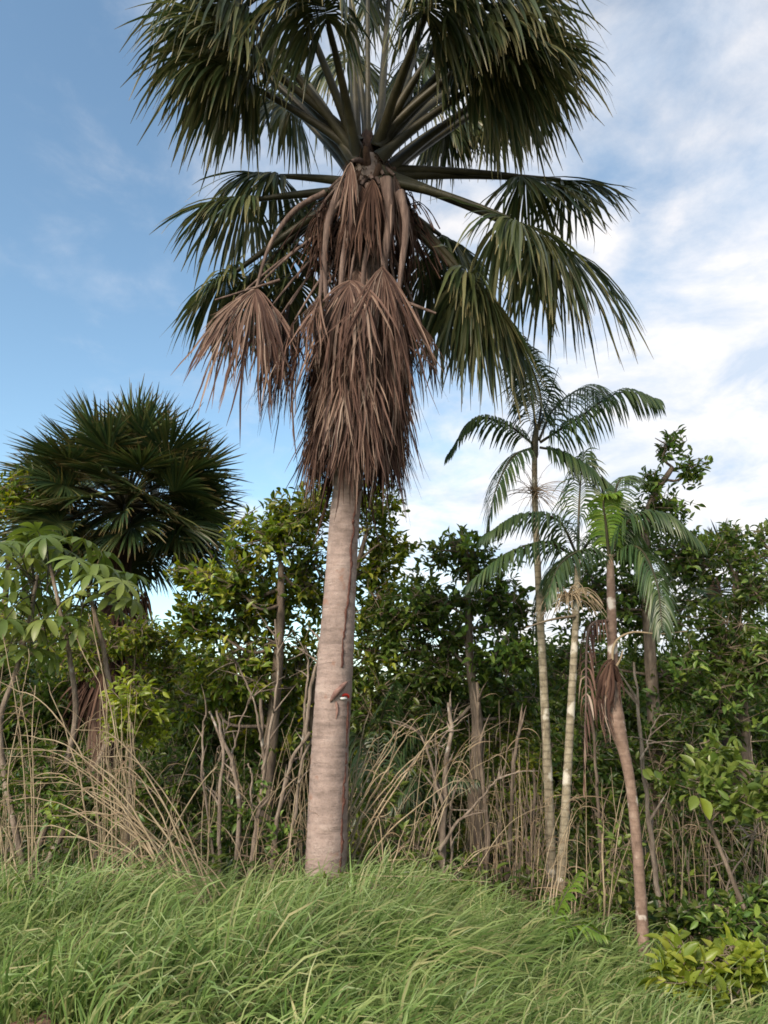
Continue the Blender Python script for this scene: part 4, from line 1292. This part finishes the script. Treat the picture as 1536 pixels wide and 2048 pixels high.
stems('bare_shrub', 'multi stemmed bare shrub with pale pinkish stems beside the fan palm', 'shrub', (500, 1790), 9.7, [
    ([(440, 1800), (434, 1640), (440, 1500), (408, 1432)], 0.055, 0.03), ([(438, 1520), (448, 1470), (455, 1425)], 0.03, 0.018),
    ([(468, 1800), (474, 1640), (462, 1540), (436, 1470), (428, 1420)], 0.06, 0.03), ([(460, 1560), (480, 1480), (530, 1390)], 0.03, 0.014),
    ([(490, 1800), (512, 1640), (526, 1520), (520, 1400)], 0.065, 0.035), ([(524, 1540), (545, 1430), (556, 1330), (548, 1240)], 0.04, 0.02),
    ([(520, 1480), (508, 1400), (480, 1330), (455, 1310)], 0.03, 0.012), ([(535, 1800), (560, 1640), (590, 1540), (632, 1470)], 0.065, 0.04),
    ([(556, 1800), (592, 1600), (600, 1510), (640, 1440)], 0.045, 0.025), ([(600, 1520), (606, 1420), (612, 1330), (604, 1290)], 0.035, 0.02),
    ([(612, 1480), (622, 1380), (640, 1300), (636, 1260)], 0.05, 0.03), ([(505, 1640), (500, 1560), (488, 1530)], 0.02, 0.012), ([(430, 1800), (415, 1600), (408, 1500), (412, 1420)], 0.035, 0.02)], 'pale_bark')
stems('dead_tree', 'forked dead shrub with broken branch ends between fan palm and brown brush', 'dead tree', (882, 1860), 9.6, [
    ([(880, 1880), (882, 1740), (884, 1620), (890, 1520), (906, 1450), (900, 1400)], 0.085, 0.035), ([(884, 1610), (862, 1540), (830, 1470), (790, 1445)], 0.04, 0.012),
    ([(880, 1700), (930, 1640), (985, 1585), (1010, 1545)], 0.04, 0.012), ([(872, 1760), (845, 1705), (810, 1692)], 0.03, 0.008), ([(900, 1620), (915, 1570), (918, 1545)], 0.02, 0.008),
    ([(860, 1870), (868, 1780), (880, 1720)], 0.05, 0.03), ([(905, 1870), (900, 1740), (902, 1640), (898, 1590)], 0.03, 0.016), ([(884, 1690), (850, 1732), (795, 1762)], 0.022, 0.008),
    ([(884, 1690), (868, 1560), (885, 1480), (925, 1446)], 0.03, 0.01), ([(690, 1840), (770, 1620), (845, 1490), (915, 1440)], 0.026, 0.008)], 'pale_bark', part='branch')
arcs = []
for (ex, ey) in ((832, 1418), (820, 1440), (822, 1470), (795, 1520), (760, 1575), (770, 1600), (745, 1610), (790, 1625), (840, 1510), (700, 1540), (915, 1440), (880, 1480), (860, 1450), (930, 1560), (745, 1400), (770, 1450)):
    sx = 640 + rng.uniform(-10, 60)
    arcs.append(([(sx, 1790), (sx + (ex - sx) * 0.35, 1790 + (ey - 1790) * 0.50), (sx + (ex - sx) * 0.75, 1790 + (ey - 1790) * 0.88), (ex, ey)], 0.017, 0.005))
stems('dry_grass_tuft', 'dry stalks arching out from the foot of the fan palm trunk', 'dry grass', (680, 1790), 9.3, arcs, 'dry_stalk', part='stalk', sides=5, straw=5)
stems('dry_stalk', 'single thin pale stalk lying level across above the grass', 'dry grass', (835, 1755), 8.4, [([(690, 1744), (760, 1751), (830, 1753), (900, 1760), (985, 1765)], 0.006, 0.004)], 'dry_stalk', part='stalk', sides=5)
br = []
for q in range(30):
    x0 = rng.uniform(940, 1085)
    y1 = rng.uniform(1400, 1680)
    lean = rng.normal(10, 22)
    br.append(([(x0, 1900), (x0 + lean * 0.3, 1900 + (y1 - 1900) * 0.4), (x0 + lean, y1)], rng.uniform(0.008, 0.018), 0.004))
for pth in ([(962, 1890), (974, 1680), (960, 1500), (950, 1370)], [(1005, 1890), (1018, 1680), (1030, 1520), (1042, 1420)], [(1045, 1890), (1062, 1700), (1072, 1540)]):
    br.append((pth, 0.065, 0.035))
stems('dry_brush', 'tall brown vertical brush of dry stems beside the slender feather palms', 'dry shrub', (1010, 1880), 9.9, br, 'grey_bark', part='stem', jit=0.25, sides=6, straw=8)
stems('thin_tree', 'pale spotted thin trunk leaning beside the reddish palm trunk', 'tree', (1325, 1830), 9.4, [([(1345, 1880), (1322, 1810), (1304, 1700), (1290, 1600), (1278, 1500), (1270, 1420), (1262, 1330)], 0.075, 0.03), ([(1282, 1520), (1290, 1470), (1320, 1420)], 0.025, 0.01)], 'pale_bark', part='trunk')
stems('thin_tree', 'dark thin trunk in shade between feather palms and reddish palm', 'tree', (1200, 1860), 11.2, [([(1215, 1880), (1200, 1700), (1190, 1560), (1175, 1400)], 0.06, 0.03)], 'grey_bark', part='trunk')
stems('thin_tree', 'grey thin crooked sapling with short broken twigs near the picture edge', 'tree', (1450, 1860), 9.6, [([(1448, 1880), (1455, 1780), (1490, 1690), (1512, 1640)], 0.03, 0.014), ([(1470, 1720), (1440, 1730), (1425, 1736)], 0.012, 0.006), ([(1460, 1760), (1450, 1700), (1430, 1690)], 0.014, 0.006)], 'pale_bark', part='branch')
stems('thin_tree', 'short whitish pole like stem standing at the picture edge', 'tree', (1516, 1650), 11.0, [([(1522, 1700), (1516, 1560), (1510, 1480)], 0.022, 0.014)], 'pale_bark', part='trunk')

def brush(label, xr, yr, ybase, Y, n, lean, jit=0.3, r=(0.007, 0.017), mat='dry_stalk'):
    br_ = []
    for q in range(n):
        x0 = rng.uniform(*xr)
        y1 = rng.uniform(*yr)
        ln_ = rng.normal(*lean)
        br_.append(([(x0, ybase), (x0 + ln_ * 0.25, ybase + (y1 - ybase) * 0.45), (x0 + ln_ * 0.65, ybase + (y1 - ybase) * 0.85), (x0 + ln_ * 1.15, y1)], rng.uniform(*r), 0.0025))
    return stems('dry_brush', label, 'dry shrub', ((xr[0] + xr[1]) / 2, ybase), Y, br_, mat, part='stem', jit=jit, sides=5, straw=6)


brush('tangle of thin tan stems leaning between the fan palm trunk and the forked dead shrub', (690, 900), (1420, 1680), 1880, 9.4, 24, (60, 80))
brush('fine dry stems around the base of the slender feather palms', (1060, 1220), (1560, 1760), 1920, 9.3, 14, (10, 40))
brush('fine dry stems crossing in front of the multi stemmed bare shrub', (400, 610), (1500, 1720), 1860, 9.2, 18, (10, 80))
brush('thin brown twiggy stems standing in shade behind the large leaved shrub', (1310, 1530), (1500, 1760), 1900, 10.4, 22, (-10, 50), mat='grey_bark')

# dry grass on the left
tuft = []
for (ex, ey, y2) in ((0, 1488, 0), (10, 1500, 0), (60, 1494, 0), (110, 1505, 0), (120, 1568, 0), (110, 1600, 0), (150, 1570, 0), (95, 1625, 0), (60, 1665, 0), (180, 1620, 0), (240, 1545, 0), (20, 1560, 0), (-10, 1640, 0), (200, 1505, 0), (30, 1470, 0), (150, 1450, 0), (80, 1540, 0), (-5, 1600, 0)):
    sx = rng.uniform(330, 430)
    tuft.append(([(sx, 1810), (sx + (ex - sx) * 0.30, 1800 + (ey - 1800) * 0.55), (sx + (ex - sx) * 0.68, 1800 + (ey - 1800) * 0.93), (ex, ey + 8)], rng.uniform(0.010, 0.017), 0.004))
stems('dry_grass_tuft', 'big tuft of dry stalks bending over towards the picture edge in a long arc', 'dry grass', (380, 1800), 7.9, tuft, 'dry_stalk', part='stalk', sides=5, straw=5)
rd = []
for q in range(18):
    x0 = rng.uniform(185, 285)
    y1 = rng.uniform(1360, 1560)
    x1 = x0 + rng.normal(-4, 14)
    rd.append(([(x0, 1810), ((x0 + x1) / 2 + rng.normal(0, 4), (1810 + y1) / 2), (x1, y1)], rng.uniform(0.009, 0.015), 0.004))
for pth in ([(240, 1800), (225, 1560), (215, 1380), (180, 1230)], [(230, 1800), (215, 1560), (200, 1400), (150, 1270)], [(262, 1800), (258, 1600), (225, 1380), (205, 1290)]):
    rd.append((pth, 0.014, 0.005))
stems('dry_reed_clump', 'upright clump of dry reed like stalks in front of the yellow green shrub', 'dry grass', (235, 1800), 8.6, rd, 'dry_stalk', part='stalk', jit=0.15, sides=5, straw=6)
ed = []
for pth in ([(60, 1790), (50, 1600), (30, 1420), (0, 1270)], [(40, 1790), (20, 1600), (45, 1400), (60, 1300)], [(65, 1790), (62, 1600), (55, 1480), (36, 1350)], [(10, 1790), (0, 1650), (-6, 1480), (10, 1330)], [(62, 1790), (70, 1600), (66, 1450), (72, 1370)],
            [(45, 1780), (20, 1680), (0, 1640)], [(90, 1790), (85, 1650), (95, 1560)], [(20, 1790), (12, 1700), (-10, 1560)], [(200, 1780), (165, 1560), (130, 1420), (110, 1350)], [(215, 1780), (178, 1540), (90, 1420), (0, 1370)]):
    ed.append((pth, rng.uniform(0.010, 0.017), 0.005))
stems('dry_reed_clump', 'loose dry reeds standing at the picture edge under the big leaved sapling', 'dry grass', (50, 1790), 8.3, ed, 'dry_stalk', part='stalk', jit=0.12, sides=5, straw=5)
stems('dry_grass_tuft', 'crossing dry stalks leaning towards the multi stemmed bare shrub', 'dry grass', (300, 1780), 8.1, [
    ([(290, 1770), (340, 1670), (400, 1570), (432, 1538)], 0.012, 0.006), ([(420, 1790), (370, 1690), (310, 1590), (250, 1540)], 0.011, 0.004), ([(440, 1790), (380, 1700), (300, 1640), (200, 1590)], 0.012, 0.004), ([(180, 1700), (260, 1715), (340, 1722)], 0.006, 0.003), ([(460, 1790), (400, 1720), (330, 1690), (240, 1660)], 0.01, 0.004)], 'dry_stalk', part='stalk', sides=5, straw=5)

# young feather fronds near the ground
yp = thing('young_palm', 'small yellow green palm seedling frond by the feet of the slender palms', 'palm', (*gx(1095, 1890, 8.4), float(ground_z(*gx(1095, 1890, 8.4)))))
feather_frond(yp, [(1095, 1930), (1105, 1860), (1125, 1800), (1158, 1748)], (8.4, 8.4, 8.4, 8.4), 0.30, mat='feather_young', n=26, droop=0.7, w=0.015)
feather_frond(yp, [(1095, 1930), (1120, 1870), (1160, 1850), (1205, 1870)], (8.4, 8.3, 8.2, 8.1), 0.26, mat='feather_young', n=20, droop=0.9, w=0.013)
feather_frond(yp, [(1092, 1930), (1080, 1870), (1060, 1840), (1030, 1850)], (8.4, 8.4, 8.5, 8.6), 0.26, mat='feather', n=20, droop=0.9, w=0.013)
yp = thing('young_palm', 'tiny bright palm seedling at the foot of the forked dead shrub', 'palm', (*gx(905, 1880, 8.6), float(ground_z(*gx(905, 1880, 8.6)))))
for e_ in ((935, 1790), (905, 1785), (885, 1800), (950, 1810)):
    feather_frond(yp, [(905, 1890), ((905 + e_[0]) / 2, 1840), e_], (8.6, 8.6, 8.6), 0.14, mat='feather_young', n=14, droop=0.5, w=0.010)
yp = thing('young_palm', 'bushy feather palm with drooping green fronds behind the forked dead shrub', 'palm', (*gx(790, 1780, 11.2), float(ground_z(*gx(790, 1780, 11.2)))))
for ctrl, L in (([(800, 1790), (790, 1640), (800, 1520), (872, 1410)], 0.5), ([(795, 1790), (770, 1620), (720, 1480), (660, 1470)], 0.55), ([(800, 1790), (805, 1620), (830, 1560), (760, 1640)], 0.45), ([(795, 1790), (760, 1600), (760, 1450), (790, 1370)], 0.45), ([(800, 1790), (830, 1650), (880, 1560), (950, 1560)], 0.45), ([(798, 1790), (780, 1680), (740, 1620), (690, 1660)], 0.4)):
    feather_frond(yp, ctrl, [11.2, 11.2, 11.2 + rng.uniform(-0.3, 0.3), 11.2 + rng.uniform(-0.6, 0.6)], L, mat='feather', n=44, droop=1.8, w=0.014, bare=0.3)

# ------------------------------------------------------------------ grass
def grass(geo, n_clump, xr, yr, per, hmin, hmax, wid, wind, keepf=None):
    cx_ = rng.uniform(*xr, n_clump)
    cy_ = rng.uniform(*yr, n_clump)
    if keepf is not None:
        kk = keepf(cx_, cy_)
        cx_, cy_ = cx_[kk], cy_[kk]
    nC = len(cx_)
    sz = rng.uniform(0.55, 1.12, nC) * (1 + 0.22 * np.sin(cx_ * 2.3 + 1.0) * np.sin(cy_ * 2.9))
    ci = np.repeat(np.arange(nC), per)
    n = len(ci)
    az = rng.uniform(0, 2 * math.pi, n)
    rr = np.abs(rng.normal(0, 0.09, n))
    x = cx_[ci] + rr * np.cos(az)
    y = cy_[ci] + rr * np.sin(az)
    P0 = np.stack([x, y, ground_z(x, y) - 0.02], -1)
    lean = rng.uniform(0.1, 0.55, n)
    D0 = unit(np.stack([np.cos(az) * lean + 0.12, np.sin(az) * lean, np.ones(n)], -1))
    L = rng.uniform(hmin, hmax, n) * sz[ci]
    sway = np.stack([np.full(n, wind) * rng.uniform(0.5, 1.4, n), rng.normal(0, 0.25, n), np.zeros(n)], -1)
    P, D = flow(P0, D0, L, 7, rng.uniform(0.7, 2.1, n), 1.7, 0.05, sway)
    S = unit(np.cross(D, np.stack([np.cos(az + 1.2), np.sin(az + 1.2), np.full(n, 0.2)], -1)[:, None]))
    s_ = np.linspace(0, 1, 7)
    w = wid * rng.uniform(0.6, 1.3, n)[:, None] * np.clip(np.minimum(0.55 + 1.2 * s_, 1.35 * (1 - s_ ** 2.2)), 0.05, 1)[None]
    ribbons(geo, P, S, w)


g = Geo()
bank = lambda x, y: ~((x < -1.75) & (y < 5.75)) & (y > 4.55)
grass(g, 1350, (-5.2, 5.6), (4.5, 9.2), 54, 0.38, 0.88, 0.0088, 0.6, bank)
grass(g, 26, (-1.2, 0.1), (7.9, 8.5), 40, 0.45, 0.85, 0.0085, 0.4)
grass(g, 260, (-4.6, 0.4), (5.6, 7.4), 46, 0.75, 1.15, 0.0085, 0.5)
o = obj('grass', g, M['grass'])
o['kind'] = 'stuff'
o['label'] = 'tall soft green grass swept sideways along the roadside'

# leafy weeds among the trees' feet
g = Geo()
nw = 5200
xw = rng.uniform(-9, 9, nw)
yw = rng.uniform(9.0, 17, nw)
cl = np.sin(xw * 1.7) * np.sin(yw * 1.3 + xw)
kk = cl > -0.35
P0 = np.stack([xw[kk], yw[kk], ground_z(xw[kk], yw[kk]) + rng.uniform(0.02, 0.75, kk.sum()) ** 1.4], -1)
P0 = np.repeat(P0, 5, 0) + rng.normal(0, 0.09, (kk.sum() * 5, 3))
D = unit(rng.normal(size=P0.shape) * np.array((1, 1, 0.45)) + np.array((0, -0.2, 0.15)))
add_leaves(g, P0, D, rng.uniform(0.08, 0.17, len(P0)), 0.42, False)
o = obj('undergrowth', g, M['leaf_dark'])
o['kind'] = 'stuff'
o['label'] = 'dark leafy undergrowth between the tree feet'
# dry leaf litter and thin dead stems in the shade
g = Geo()
nl = 900
xw = rng.uniform(-7, 8, nl)
yw = rng.uniform(9.6, 15, nl)
P0 = np.stack([xw, yw, ground_z(xw, yw)], -1)
P, D = flow(P0, unit(rng.normal(0, 0.22, (nl, 3)) + np.array((0, 0, 1))), rng.uniform(0.5, 2.2, nl), 6, 0.25, 1.5, 0.12)
for q in P:
    tube(g, q, np.linspace(0.010, 0.003, 6), 3)
o = obj('dry_undergrowth', g, M['dry_stalk'])
o['kind'] = 'stuff'
o['label'] = 'thin dry stems standing in the shade under the trees'
